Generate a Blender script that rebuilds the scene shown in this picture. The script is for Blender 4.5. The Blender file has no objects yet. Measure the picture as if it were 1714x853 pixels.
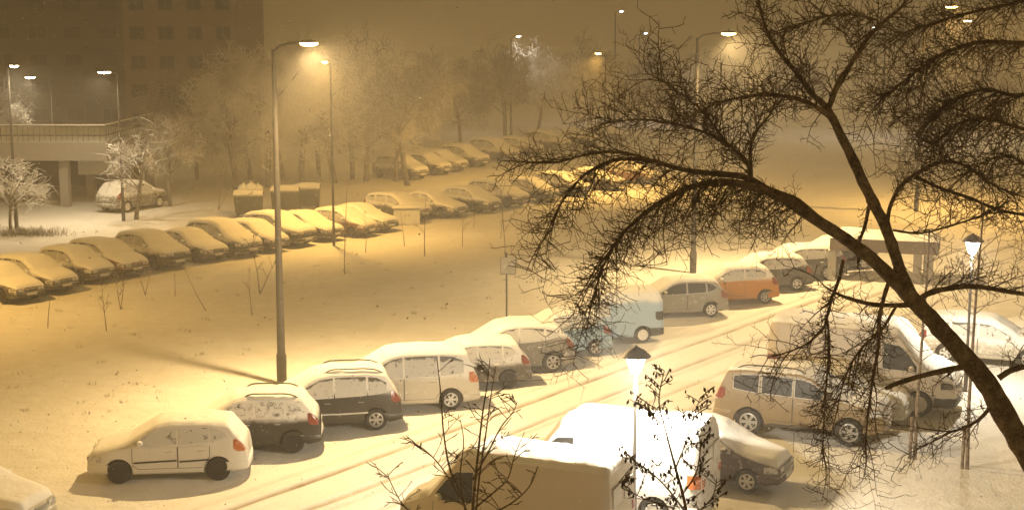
import bpy, bmesh, math, random
from mathutils import Vector, Matrix, noise as mnoise
R = math.radians
rnd = random.Random(7)
SC = bpy.context.scene
COL = SC.collection

# ------------------------------------------------------------------ camera, sky, exposure
CAM_H, FPX, PITCH = 11.3, 2400.0, math.atan((426.5 - 45.0) / 2400.0)
cam_d = bpy.data.cameras.new('camera')
cam = bpy.data.objects.new('camera', cam_d); COL.objects.link(cam)
cam_d.sensor_width = 36.0
cam_d.lens = FPX / 1714.0 * 36.0
cam_d.clip_start, cam_d.clip_end = 0.2, 2000
cam.location = (0, 0, CAM_H)
cam.rotation_euler = (math.pi / 2 - PITCH, 0, 0)
SC.camera = cam

SKY_STRENGTH = 1.0
SKY_LOW, SKY_HIGH = (0.195, 0.120, 0.036), (0.150, 0.093, 0.029)
W = bpy.data.worlds.new('World'); SC.world = W; W.use_nodes = True
nt = W.node_tree; bg = nt.nodes['Background']
tc = nt.nodes.new('ShaderNodeTexCoord'); sx = nt.nodes.new('ShaderNodeSeparateXYZ')
rp = nt.nodes.new('ShaderNodeValToRGB')
nt.links.new(tc.outputs['Generated'], sx.inputs[0]); nt.links.new(sx.outputs['Z'], rp.inputs[0])
rp.color_ramp.elements[0].color = SKY_LOW + (1,); rp.color_ramp.elements[1].color = SKY_HIGH + (1,)
nt.links.new(rp.outputs[0], bg.inputs[0]); bg.inputs[1].default_value = SKY_STRENGTH

SODIUM, MERCURY, FARWHITE = (1.0, 0.55, 0.125), (1.0, 0.88, 0.68), (1.0, 0.80, 0.50)
P_TALL, P_PED, P_PED_B, P_LANE, P_FAR = 7000, 4000, 2000, 2000, 1500
SODIUM_ROAD, P_ROAD = (1.0, 0.67, 0.28), 12800
HAZE_DENSITY = 0.0028
SC.view_settings.view_transform = 'Standard'
SC.view_settings.look = 'None'
SC.view_settings.exposure = 0.08
SC.view_settings.gamma = 1.0
try:
    SC.cycles.use_denoising = True
    SC.cycles.max_bounces = 6; SC.cycles.diffuse_bounces = 3; SC.cycles.glossy_bounces = 2
    SC.cycles.transmission_bounces = 2; SC.cycles.volume_bounces = 1
    SC.cycles.sample_clamp_indirect = 4.0
    SC.cycles.caustics_reflective = False; SC.cycles.caustics_refractive = False
except Exception:
    pass

# ------------------------------------------------------------------ measuring helpers (photo pixel -> metres)
def ray(px, py):
    u, v = (px - 857.0) / FPX, (426.5 - py) / FPX
    return Vector((u, math.cos(PITCH) + v * math.sin(PITCH), -math.sin(PITCH) + v * math.cos(PITCH)))
def G(px, py, z=0.0):
    d = ray(px, py); t = (z - CAM_H) / d.z
    return Vector((d.x * t, d.y * t, z))
def P(px, py, Y):
    d = ray(px, py); t = Y / d.y
    return Vector((d.x * t, Y, CAM_H + d.z * t))

# ------------------------------------------------------------------ objects
def tag(o, label, cat, group=None, kind=None):
    if kind: o['kind'] = kind
    if label: o['label'] = label
    if cat: o['category'] = cat
    if group: o['group'] = group
    return o
def empty(name, loc, rz=0.0):
    o = bpy.data.objects.new(name, None); COL.objects.link(o)
    o.location = loc; o.rotation_euler = (0, 0, rz); o.empty_display_size = 0.2
    return o
def link(name, me, parent=None):
    o = bpy.data.objects.new(name, me); COL.objects.link(o)
    if parent: o.parent = parent
    return o

class MB:
    def __init__(s): s.v, s.f, s.m, s.sm = [], [], [], []
    def add(s, vs, fs, mi=0, smooth=False):
        o = len(s.v); s.v += [tuple(v) for v in vs]
        for f in fs: s.f.append(tuple(i + o for i in f)); s.m.append(mi); s.sm.append(smooth)
    def box(s, c, d, mi=0, rz=0.0, bev=0.0):
        x, y, z = d[0] / 2, d[1] / 2, d[2] / 2
        cs, sn = math.cos(rz), math.sin(rz)
        if bev <= 0:
            p = [(a, b, e) for e in (-z, z) for a, b in ((-x, -y), (x, -y), (x, y), (-x, y))]
            f = [(3, 2, 1, 0), (4, 5, 6, 7), (0, 1, 5, 4), (1, 2, 6, 5), (2, 3, 7, 6), (3, 0, 4, 7)]
        else:
            b_ = min(bev, x * .9, y * .9, z * .9); p = []
            for e, k in ((-z, b_), (-z + b_, 0), (z - b_, 0), (z, b_)):
                X, Y = x - k, y - k; q = b_ * .5
                p += [(-X + q, -Y, e), (X - q, -Y, e), (X, -Y + q, e), (X, Y - q, e), (X - q, Y, e), (-X + q, Y, e), (-X, Y - q, e), (-X, -Y + q, e)]
            f = [tuple(range(7, -1, -1)), tuple(range(24, 32))]
            for r in range(3):
                for i in range(8): f.append((r * 8 + i, r * 8 + (i + 1) % 8, r * 8 + 8 + (i + 1) % 8, r * 8 + 8 + i))
        s.add([(c[0] + a * cs - b * sn, c[1] + a * sn + b * cs, c[2] + e) for a, b, e in p], f, mi)
    def tube(s, pts, rad, n=6, mi=0, caps=True):
        pts = [Vector(p) for p in pts]
        if not hasattr(rad, '__len__'): rad = [rad] * len(pts)
        vs, fs = [], []; up = None
        for i, p in enumerate(pts):
            t = (pts[min(i + 1, len(pts) - 1)] - pts[max(i - 1, 0)])
            if t.length < 1e-9: t = Vector((0, 0, 1))
            t.normalize()
            if up is None: up = t.orthogonal().normalized()
            up = (up - t * up.dot(t))
            if up.length < 1e-6: up = t.orthogonal()
            up.normalize(); w = t.cross(up)
            for k in range(n):
                a = 2 * math.pi * k / n
                vs.append(p + (up * math.cos(a) + w * math.sin(a)) * rad[i])
        for i in range(len(pts) - 1):
            for k in range(n):
                fs.append((i * n + k, i * n + (k + 1) % n, (i + 1) * n + (k + 1) % n, (i + 1) * n + k))
        if caps:
            fs.append(tuple(range(n - 1, -1, -1))); b = (len(pts) - 1) * n; fs.append(tuple(range(b, b + n)))
        s.add(vs, fs, mi, True)
    def lathe(s, prof, n=20, c=(0, 0, 0), axis='z', mi=0):
        vs, fs = [], []
        for r, h in prof:
            for k in range(n):
                a = 2 * math.pi * k / n; x, y = r * math.cos(a), r * math.sin(a)
                p = (x, y, h) if axis == 'z' else (x, h, y)
                vs.append((c[0] + p[0], c[1] + p[1], c[2] + p[2]))
        for i in range(len(prof) - 1):
            for k in range(n):
                q = (i * n + k, i * n + (k + 1) % n, (i + 1) * n + (k + 1) % n, (i + 1) * n + k)
                fs.append(q if axis == 'z' else q[::-1])
        s.add(vs, fs, mi, True)
    def grid(s, rows, mi=0, smooth=True, flip=False):
        n = len(rows[0]); vs = [p for r in rows for p in r]; fs = []
        for i in range(len(rows) - 1):
            for j in range(n - 1):
                q = (i * n + j, i * n + j + 1, (i + 1) * n + j + 1, (i + 1) * n + j)
                fs.append(q[::-1] if flip else q)
        s.add(vs, fs, mi, smooth)
    def mesh(s, name, mats=(), sharp=None):
        me = bpy.data.meshes.new(name); me.from_pydata(s.v, [], s.f)
        for m in mats: me.materials.append(m)
        me.polygons.foreach_set('material_index', s.m); me.polygons.foreach_set('use_smooth', s.sm)
        me.update()
        if sharp: me.set_sharp_from_angle(angle=R(sharp))
        return me
    def build(s, name, mats, parent=None, sharp=40):
        if not isinstance(mats, (list, tuple)): mats = [mats]
        return link(name, s.mesh(name, mats, sharp), parent)

# ------------------------------------------------------------------ materials
def nodes(m):
    m.use_nodes = True; t = m.node_tree
    return t, t.nodes['Principled BSDF']
def N(t, typ, **kw):
    n = t.nodes.new(typ)
    for k, v in kw.items(): setattr(n, k, v)
    return n
def math_node(t, op, a, b=None, c=None, clamp=False):
    n = N(t, 'ShaderNodeMath', operation=op); n.use_clamp = clamp
    for i, x in enumerate((a, b, c)):
        if x is None: continue
        if isinstance(x, (int, float)): n.inputs[i].default_value = x
        else: t.links.new(x, n.inputs[i])
    return n.outputs[0]
def mixc(t, f, a, b):
    n = N(t, 'ShaderNodeMix', data_type='RGBA')
    for i, x in ((0, f), (6, a), (7, b)):
        if isinstance(x, (int, float)): n.inputs[i].default_value = x
        elif isinstance(x, tuple): n.inputs[i].default_value = x + (1,) if len(x) == 3 else x
        else: t.links.new(x, n.inputs[i])
    return n.outputs[2]
def noise(t, scale, detail=3.0, rough=0.55, coord=None):
    n = N(t, 'ShaderNodeTexNoise'); n.inputs['Scale'].default_value = scale
    n.inputs['Detail'].default_value = detail; n.inputs['Roughness'].default_value = rough
    if coord is None:
        coord = N(t, 'ShaderNodeTexCoord').outputs['Object']
    t.links.new(coord, n.inputs['Vector'])
    return n.outputs[0]
def ramp(t, x, lo, hi):
    n = N(t, 'ShaderNodeMapRange'); n.interpolation_type = 'SMOOTHSTEP'
    t.links.new(x, n.inputs[0]); n.inputs[1].default_value = lo; n.inputs[2].default_value = hi
    return n.outputs[0]
def bump(t, b, h, strength, dist=0.02):
    n = N(t, 'ShaderNodeBump'); n.inputs['Strength'].default_value = strength; n.inputs['Distance'].default_value = dist
    t.links.new(h, n.inputs['Height']); t.links.new(n.outputs[0], b.inputs['Normal'])
SNOWC = (0.80, 0.79, 0.77)
def plain(name, col, rough=0.6, var=0.2, scale=8.0, metal=0.0, bmp=0.0, spec=0.4):
    m = bpy.data.materials.new(name); t, b = nodes(m)
    f = noise(t, scale)
    c2 = tuple(c * (1 - var) for c in col)
    t.links.new(mixc(t, f, tuple(min(1, c * (1 + var)) for c in col), c2), b.inputs['Base Color'])
    b.inputs['Roughness'].default_value = rough; b.inputs['Metallic'].default_value = metal
    b.inputs['Specular IOR Level'].default_value = spec
    if bmp: bump(t, b, noise(t, scale * 4, 6), bmp)
    return m
def snowy(name, col, z0=999.0, amt=0.3, rough=0.4, spec=0.5, up=(0.35, 0.8), soft=0.12, scale=7.0, top=0.85, gap=0):
    """a surface with snow blown onto it: over its upward faces, in patches, and densely above height z0"""
    m = bpy.data.materials.new(name); t, b = nodes(m)
    tcn = N(t, 'ShaderNodeTexCoord'); co = tcn.outputs['Object']
    n1 = noise(t, scale, 5, 0.62, co); n2 = noise(t, scale * 5, 3, 0.6, co); n3 = noise(t, 1.3, 3, .5, co)
    sep = N(t, 'ShaderNodeSeparateXYZ'); t.links.new(co, sep.inputs[0])
    g = N(t, 'ShaderNodeNewGeometry'); sn = N(t, 'ShaderNodeSeparateXYZ'); t.links.new(g.outputs['Normal'], sn.inputs[0])
    upf = ramp(t, math_node(t, 'ADD', sn.outputs['Z'], math_node(t, 'MULTIPLY', math_node(t, 'SUBTRACT', n1, 0.5), 0.5)), up[0], up[1])
    zz = math_node(t, 'ADD', sep.outputs['Z'], math_node(t, 'MULTIPLY', math_node(t, 'SUBTRACT', n3, 0.5), 0.35))
    zf = math_node(t, 'MULTIPLY', ramp(t, zz, z0 - soft, z0 + soft), top)
    hole = ramp(t, n1, 0.30, 0.42)
    zf = math_node(t, 'MULTIPLY', zf, hole)
    if gap:
        ha = N(t, 'ShaderNodeAttribute', attribute_name='height').outputs['Fac']
        n4 = noise(t, 3.5, 3, .6, co)
        hg = math_node(t, 'ADD', ha, math_node(t, 'MULTIPLY', math_node(t, 'SUBTRACT', n4, 0.5), 0.9))
        zf = math_node(t, 'MULTIPLY', zf, math_node(t, 'SUBTRACT', 1.0, math_node(t, 'MULTIPLY', ramp(t, hg, gap, gap + .14), .9)))
    th = 0.78 - amt * 0.55
    patch = ramp(t, math_node(t, 'ADD', math_node(t, 'MULTIPLY', n1, 0.6), math_node(t, 'MULTIPLY', n2, 0.4)), th - 0.07, th + 0.07)
    f = math_node(t, 'MAXIMUM', math_node(t, 'MAXIMUM', upf, zf), math_node(t, 'MULTIPLY', patch, 0.8))
    t.links.new(mixc(t, f, col, SNOWC), b.inputs['Base Color'])
    t.links.new(math_node(t, 'ADD', math_node(t, 'MULTIPLY', f, 0.9 - rough), rough), b.inputs['Roughness'])
    b.inputs['Specular IOR Level'].default_value = spec
    bump(t, b, math_node(t, 'ADD', f, math_node(t, 'MULTIPLY', n2, 0.3)), 0.35, 0.012)
    return m
def snowmat(name, big=0.0):
    m = bpy.data.materials.new(name); t, b = nodes(m)
    co = N(t, 'ShaderNodeTexCoord').outputs['Object']
    a = noise(t, 2.2, 5, .6, co); c = noise(t, 26, 4, .7, co)
    t.links.new(mixc(t, a, (0.84, 0.83, 0.81), (0.74, 0.73, 0.71)), b.inputs['Base Color'])
    b.inputs['Roughness'].default_value = 0.8; b.inputs['Specular IOR Level'].default_value = 0.2
    bump(t, b, math_node(t, 'ADD', a, math_node(t, 'MULTIPLY', c, .35)), 0.5, 0.03)
    return m
def emit(name, col, k):
    m = bpy.data.materials.new(name); t, b = nodes(m)
    b.inputs['Base Color'].default_value = col + (1,)
    b.inputs['Emission Color'].default_value = col + (1,); b.inputs['Emission Strength'].default_value = k
    return m

M = {}
M['snow'] = snowmat('settled_snow')
M['tyre'] = plain('tyre_rubber', (0.02, 0.02, 0.02), 0.85)
M['dark'] = plain('wheel_well', (0.012, 0.012, 0.012), 0.9)
M['rim'] = plain('alloy_rim', (0.36, 0.35, 0.33), 0.4, 0.1, metal=0.3)
M['rim_dirty'] = snowy('snowy_wheel_cover', (0.22, 0.21, 0.20), amt=0.7, scale=14)
M['trim'] = snowy('black_plastic_trim', (0.02, 0.02, 0.02), amt=0.15, rough=.6)
M['frame'] = snowy('snowed_window_frame', (0.03, 0.03, 0.03), amt=0.75, rough=.6, scale=5)
M['railing'] = plain('roof_rail_metal', (0.05, 0.05, 0.05), 0.45)
M['red'] = snowy('red_tail_lens', (0.20, 0.03, 0.015), amt=.25, rough=.25, scale=12)
M['amber'] = snowy('amber_tail_lens', (0.42, 0.11, 0.02), amt=.35, rough=.25, scale=12)
M['clear'] = snowy('headlight_lens', (0.32, 0.32, 0.32), amt=0.5, rough=.15)
M['plate'] = plain('number_plate_white', (0.6, 0.6, 0.58), 0.5, .05)
M['glass'] = snowy('frosted_window', (0.03, 0.032, 0.035), z0=999, amt=0.62, rough=0.12, spec=.6, scale=9)
M['glass_clean'] = snowy('dusted_window', (0.03, 0.032, 0.035), z0=999, amt=0.2, rough=0.4, spec=.15, scale=9)
M['glass_slid'] = snowy('snow_slid_window', (0.05, 0.05, 0.05), z0=0.2, amt=0.25, rough=0.2, spec=.5, scale=8, top=0.60, gap=.80)
M['glass_faint'] = snowy('faintly_snowed_window', (0.06, 0.06, 0.06), z0=0.2, amt=0.2, rough=0.3, spec=.4, scale=4, top=0.62, gap=.97)
M['glass_caked'] = snowy('caked_window', (0.045, 0.045, 0.045), z0=0.2, amt=0.8, rough=0.2, spec=.5, scale=6, top=0.92)
def paint(name, col, z0=999.0, amt=0.25, **k):
    if name not in M: M[name] = snowy('paint_' + name, col, z0, amt, **k)
    return M[name]

# ------------------------------------------------------------------ vehicles
# top outline as (distance from nose, height); panes as (distance, sill, head) columns
KINDS = {
 'hatchback': dict(L=3.98, W=1.66, H=1.48, belt=0.93, rw=0.30, axle=(0.78, 3.24), tum=0.30,
    top=[(0, .56), (.03, .68), (.16, .78), (.88, .97), (1.0, 1.0), (1.72, 1.42), (2.1, 1.475), (3.0, 1.46), (3.50, 1.40), (3.80, 1.03), (3.93, .92), (3.98, .55)],
    panes=[[(1.22, .96, 1.04), (1.55, .96, 1.24), (1.85, .97, 1.36), (2.22, .98, 1.385)], [(2.28, .98, 1.385), (2.6, .99, 1.385), (3.02, 1.01, 1.36)], [(3.08, 1.02, 1.355), (3.3, 1.06, 1.31), (3.46, 1.14, 1.2)]],
    ws=(1.04, 1.68), rear=(3.56, 3.78), doors=[(1.12, 2.25), (2.25, 3.05)]),
 'small_hatch': dict(L=3.65, W=1.60, H=1.50, belt=0.95, rw=0.29, axle=(0.72, 3.05), tum=0.30,
    top=[(0, .58), (.03, .70), (.14, .80), (.72, .99), (.84, 1.03), (1.5, 1.43), (1.85, 1.495), (2.7, 1.48), (3.15, 1.42), (3.46, 1.05), (3.6, .93), (3.65, .55)],
    panes=[[(1.05, .98, 1.05), (1.35, .98, 1.26), (1.62, .99, 1.37), (2.15, 1.0, 1.40)], [(2.22, 1.0, 1.40), (2.55, 1.02, 1.39), (2.85, 1.06, 1.36), (3.05, 1.13, 1.25)]],
    ws=(.88, 1.46), rear=(3.2, 3.44), doors=[(.98, 2.18)]),
 'people_carrier': dict(L=4.32, W=1.75, H=1.66, belt=0.98, rw=0.315, axle=(0.85, 3.55), tum=0.32,
    top=[(0, .58), (.03, .72), (.18, .84), (.85, 1.03), (.98, 1.07), (1.85, 1.57), (2.3, 1.655), (3.3, 1.645), (3.85, 1.57), (4.12, 1.08), (4.26, .96), (4.32, .5)],
    panes=[[(1.2, 1.0, 1.08), (1.6, 1.0, 1.32), (2.0, 1.01, 1.50), (2.35, 1.02, 1.54)], [(2.42, 1.02, 1.545), (2.8, 1.03, 1.55), (3.28, 1.05, 1.54)], [(3.35, 1.05, 1.535), (3.6, 1.07, 1.50), (3.86, 1.12, 1.36)]],
    ws=(1.02, 1.80), rear=(3.9, 4.10), doors=[(1.15, 2.38), (2.38, 3.32)]),
 'minivan': dict(L=4.72, W=1.86, H=1.75, belt=1.0, rw=0.32, axle=(0.9, 3.83), tum=0.30,
    top=[(0, .60), (.03, .76), (.2, .88), (.95, 1.07), (1.05, 1.11), (1.95, 1.66), (2.35, 1.745), (3.8, 1.735), (4.35, 1.68), (4.58, 1.12), (4.67, 1.0), (4.72, .5)],
    panes=[[(1.3, 1.03, 1.12), (1.7, 1.03, 1.38), (2.1, 1.04, 1.57), (2.4, 1.05, 1.62)], [(2.47, 1.05, 1.625), (2.9, 1.06, 1.64), (3.45, 1.07, 1.635)], [(3.53, 1.07, 1.63), (3.9, 1.09, 1.60), (4.22, 1.13, 1.48)]],
    ws=(1.10, 1.90), rear=(4.38, 4.56), doors=[(1.22, 2.43), (2.43, 3.5)]),
 'crossover': dict(L=4.32, W=1.78, H=1.62, belt=1.0, rw=0.345, axle=(0.88, 3.52), tum=0.31,
    top=[(0, .62), (.03, .80), (.15, .90), (.95, 1.06), (1.08, 1.09), (1.85, 1.54), (2.25, 1.615), (3.1, 1.60), (3.75, 1.50), (4.08, 1.12), (4.24, 1.0), (4.32, .55)],
    panes=[[(1.3, 1.03, 1.11), (1.65, 1.03, 1.33), (1.98, 1.04, 1.47), (2.35, 1.05, 1.51)], [(2.42, 1.05, 1.51), (2.8, 1.07, 1.50), (3.22, 1.1, 1.46)], [(3.3, 1.11, 1.45), (3.5, 1.15, 1.40), (3.72, 1.23, 1.30)]],
    ws=(1.12, 1.80), rear=(3.82, 4.05), doors=[(1.2, 2.38), (2.38, 3.26)]),
 'estate_car': dict(L=4.5, W=1.74, H=1.50, belt=0.93, rw=0.31, axle=(0.85, 3.5), tum=0.30,
    top=[(0, .56), (.03, .68), (.18, .77), (1.05, .95), (1.18, .98), (1.95, 1.41), (2.35, 1.48), (3.5, 1.46), (4.1, 1.38), (4.36, 1.0), (4.46, .9), (4.5, .5)],
    panes=[[(1.4, .95, 1.03), (1.75, .95, 1.22), (2.1, .96, 1.37), (2.45, .97, 1.40)], [(2.52, .97, 1.40), (2.9, .98, 1.40), (3.35, 1.0, 1.375)], [(3.43, 1.0, 1.37), (3.75, 1.02, 1.34), (4.08, 1.08, 1.25)]],
    ws=(1.22, 1.90), rear=(4.15, 4.34), doors=[(1.3, 2.48), (2.48, 3.38)]),
 'saloon_car': dict(L=4.45, W=1.74, H=1.44, belt=0.92, rw=0.31, axle=(0.86, 3.48), tum=0.32,
    top=[(0, .56), (.03, .68), (.2, .76), (1.1, .93), (1.24, .96), (2.0, 1.38), (2.4, 1.44), (3.0, 1.42), (3.35, 1.33), (3.78, 1.06), (3.95, 1.03), (4.32, .98), (4.42, .9), (4.45, .5)],
    panes=[[(1.45, .95, 1.02), (1.8, .95, 1.2), (2.15, .96, 1.34), (2.48, .97, 1.365)], [(2.55, .97, 1.365), (2.9, .98, 1.35), (3.3, 1.0, 1.22)]],
    ws=(1.28, 1.95), rear=(3.4, 3.76), doors=[(1.35, 2.5), (2.5, 3.36)]),
 'off_roader': dict(L=4.72, W=1.88, H=1.88, belt=1.18, rw=0.39, axle=(0.9, 3.69), tum=0.22, zb=0.36,
    top=[(0, .70), (.03, 1.0), (.14, 1.10), (1.15, 1.22), (1.28, 1.25), (1.95, 1.77), (2.3, 1.865), (3.8, 1.86), (4.35, 1.80), (4.58, 1.25), (4.67, 1.1), (4.72, .6)],
    panes=[[(1.45, 1.22, 1.30), (1.75, 1.22, 1.52), (2.0, 1.22, 1.66), (2.42, 1.23, 1.72)], [(2.5, 1.23, 1.72), (2.9, 1.24, 1.73), (3.35, 1.25, 1.72)], [(3.44, 1.25, 1.72), (3.8, 1.27, 1.71), (4.15, 1.32, 1.66)]],
    ws=(1.32, 1.90), rear=(4.38, 4.56), doors=[(1.38, 2.46), (2.46, 3.4)]),
 'small_van': dict(L=4.1, W=1.74, H=1.84, belt=1.0, rw=0.30, axle=(0.8, 3.3), tum=0.16,
    top=[(0, .60), (.03, .74), (.18, .86), (.85, 1.05), (.98, 1.10), (1.6, 1.58), (1.8, 1.76), (2.0, 1.84), (3.85, 1.84), (4.0, 1.80), (4.07, 1.4), (4.1, .5)],
    panes=[[(1.12, 1.03, 1.12), (1.45, 1.03, 1.38), (1.72, 1.04, 1.52), (2.05, 1.05, 1.55)]],
    ws=(1.02, 1.58), rear=None, doors=[(1.05, 2.12)]),
 'panel_van': dict(L=4.95, W=1.96, H=2.22, belt=1.15, rw=0.33, axle=(0.9, 3.85), tum=0.13,
    top=[(0, .62), (.03, .88), (.16, 1.0), (.7, 1.22), (.82, 1.28), (1.35, 1.95), (1.5, 2.12), (1.75, 2.21), (4.78, 2.21), (4.9, 2.17), (4.94, 1.7), (4.95, .5)],
    panes=[[(.98, 1.18, 1.32), (1.2, 1.18, 1.6), (1.45, 1.19, 1.82), (1.85, 1.2, 1.86)]],
    ws=(.86, 1.33), rear=None, doors=[(.92, 1.95), (2.05, 3.25)]),
}
def lerp_tab(tab, x):
    if x <= tab[0][0]: return tab[0][1]
    for a, b in zip(tab, tab[1:]):
        if x <= b[0]: return a[1] + (b[1] - a[1]) * (x - a[0]) / max(b[0] - a[0], 1e-9)
    return tab[-1][1]

class Shell:
    def __init__(s, sp):
        s.sp = sp; s.L, s.Wd, s.belt = sp['L'], sp['W'] / 2, sp['belt']; s.zb0 = sp.get('zb', 0.22)
    def zt(s, x):
        d = min(x, s.L - x); h = min(0.07, max(0.0, d * .7))
        return sum(lerp_tab(s.sp['top'], x + k * h / 2) * w for k, w in ((-2, .12), (-1, .22), (0, .32), (1, .22), (2, .12)))
    def zb(s, x):
        d = min(x, s.L - x); return s.zb0 + 0.07 * max(0, 1 - d / .55) ** 2
    def hw(s, x):
        w = s.Wd
        if x < .75: w *= 1 - .20 * (1 - x / .75) ** 2.2
        e = s.L - x
        lim = .3 if s.sp['H'] > 1.8 else .55
        if e < lim: w *= 1 - .12 * (1 - e / lim) ** 2.2
        return w
    def r(s, x): return min(.11, (s.zt(x) - s.zb(x)) * .28)
    def base(s, x, z):
        w = s.hw(x)
        w -= s.sp['tum'] * max(0, z - s.belt) ** 1.15
        q = (z - .62) / .5
        return w * (1 - .035 * min(1.2, q * q)) if z < s.belt else w * (1 - .035 * min(1.2, ((s.belt - .62) / .5) ** 2))
    def side(s, x, z):
        zc = s.zt(x) - s.r(x)
        if z <= zc: return s.base(x, z)
        r = s.r(x); d = min(z - zc, r)
        return s.base(x, zc) - r + math.sqrt(max(0, r * r - d * d))
    def yc(s, x): return s.base(x, s.zt(x) - s.r(x)) - s.r(x)
    def ztop(s, x, y):
        yc = max(s.yc(x), .05); a = abs(y); zt = s.zt(x)
        if a <= yc: return zt - .0 + .025 * (1 - (a / yc) ** 2)
        r = s.r(x); d = min(a - yc, r)
        return zt - r + math.sqrt(max(0, r * r - d * d))
    def X(s, x): return s.L / 2 - x
    def slope(s, x):
        h = .03; return (s.zt(min(x + h, s.L)) - s.zt(max(x - h, 0))) / (2 * h)
    def xs(s):
        out = [0, .012, .03, .06, .1, .15, .22, .3]
        x = .38
        while x < s.L - .62: out.append(x); x += .07
        k = 18
        return out + [s.L - .6 + .59 * (i / k) for i in range(k + 1)] + [s.L]
    def section(s, x):
        zb, zt, r = s.zb(x), s.zt(x), s.r(x); pts = [(0, zb), (s.side(x, zb + .05) * .93, zb)]
        z0 = zb + .05
        for i in range(9):
            z = z0 + (zt - r - z0) * i / 8; pts.append((s.side(x, z), z))
        b, zc = s.yc(x), zt - r
        for i in range(1, 6):
            a = math.pi / 2 * i / 5; pts.append((b + r * math.cos(a), zc + r * math.sin(a)))
        for k in (.66, .33, 0): pts.append((b * k, s.ztop(x, b * k)))
        return pts

def side_strip(mb, sh, cols, sg, off, mi=0, rows=6, sub=3):
    pts = []
    for a, b in zip(cols, cols[1:]):
        for k in range(sub): u = k / sub; pts.append(tuple(a[i] + (b[i] - a[i]) * u for i in range(3)))
    pts.append(cols[-1])
    rws = [[(sh.X(x), sg * (sh.side(x, lo + (hi - lo) * j / rows) + off), lo + (hi - lo) * j / rows) for j in range(rows + 1)] for x, lo, hi in pts]
    mb.grid(rws, mi, flip=(sg > 0))
def pane_mesh(g, name, rows=6):
    me = g.mesh(name); at_ = me.attributes.new('height', 'FLOAT', 'POINT')
    at_.data.foreach_set('value', [(i % (rows + 1)) / rows for i in range(len(me.vertices))]); return me
def grow_cols(c, d):
    out = [(c[0][0] - d, c[0][1] - d, c[0][2] + d * .4)] + [(x, lo - d, hi + d) for x, lo, hi in c[1:-1]] + [(c[-1][0] + d, c[-1][1] - d, c[-1][2] + d * .6)]
    return out
def top_strip(mb, sh, x0, x1, off, wf, mi=0, n=8, m=8):
    rws = []
    for i in range(n + 1):
        x = x0 + (x1 - x0) * i / n; sl = sh.slope(x); nl = math.hypot(1, sl); y1 = sh.yc(x) * wf
        rws.append([(sh.X(x) + sl / nl * off, -y1 + 2 * y1 * j / m, sh.ztop(x, -y1 + 2 * y1 * j / m) + off / nl) for j in range(m + 1)])
    mb.grid(rws, mi)
def snow_sheet(mb, sh, x0, x1, T, seed, edge=.55, mi=0):
    n = max(12, int((x1 - x0) / .055)); m = 22; rws = []
    for i in range(n + 1):
        x = x0 + (x1 - x0) * i / n; sl = sh.slope(x); nl = math.hypot(1, sl); steep = 1 / nl
        e = min((i + .0) / 2.5, (n - i) / 2.5, 1); e = math.sqrt(max(0, e))
        ye0 = sh.yc(x) + sh.r(x) * edge; nz = lambda sg: sh.r(x) * (.38 * mnoise.noise((x * 2.5, seed + sg * 7, 0)) + .3 * mnoise.noise((x * 9, seed + sg * 7, 4)))
        row = []
        for j in range(m + 1):
            u = -1 + 2 * j / m; y = u * (ye0 + nz(1 if u > 0 else -1) * min(1, abs(u) * 1.5))
            t = T * (.25 + .75 * steep) * e * math.sqrt(max(0, 1 - abs(u) ** 7)) * (1 + .45 * mnoise.noise((x * 2.2, y * 2.2, seed)) + .2 * mnoise.noise((x * 8, y * 8, seed)))
            t -= .006
            row.append((sh.X(x) + sl / nl * t, y, sh.ztop(x, y) + t / nl))
        rws.append(row)
    mb.grid(rws, mi)

def wheel_meshes(r, style):
    w = .20
    t = MB(); t.lathe([(r * .60, -w * .42), (r * .70, -w * .5), (r * .93, -w * .5), (r, -w * .36), (r, w * .36), (r * .93, w * .5), (r * .70, w * .5), (r * .60, w * .42), (r * .6, -w * .42)], 28, axis='y')
    q = MB(); R0 = r * .66
    q.lathe([(R0 * 1.0, .0), (R0 * 1.0, .02), (R0 * .86, .028), (R0 * .82, -.01)], 28, (0, w * .40, 0), 'y')
    q.lathe([(.001, .02), (R0 * .2, .02), (R0 * .24, .0)], 16, (0, w * .40, 0), 'y')
    q.lathe([(.001, -.03), (R0 * .84, -.03)], 24, (0, w * .40, 0), 'y', 1)
    if style == 'cover':
        q.lathe([(R0 * .2, .012), (R0 * .55, .02), (R0 * .9, .012)], 28, (0, w * .40, 0), 'y')
    ns = 7 if style == 'seven' else 6
    for k in range(ns):
        a = 2 * math.pi * k / ns; c, s_ = math.cos(a), math.sin(a)
        def pt(u, v, h): return (u * c - v * s_, w * .40 + h, u * s_ + v * c)
        v0, v1 = R0 * .12, R0 * .19
        q.add([pt(R0 * .15, -v0, .018), pt(R0 * .88, -v1, .012), pt(R0 * .88, v1, .012), pt(R0 * .15, v0, .018),
               pt(R0 * .15, -v0, -.02), pt(R0 * .88, -v1, -.02), pt(R0 * .88, v1, -.02), pt(R0 * .15, v0, -.02)],
              [(3, 2, 1, 0), (0, 1, 5, 4), (2, 3, 7, 6), (4, 5, 6, 7)])
    return t.mesh('tyre'), q.mesh('rim', sharp=35)

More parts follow.
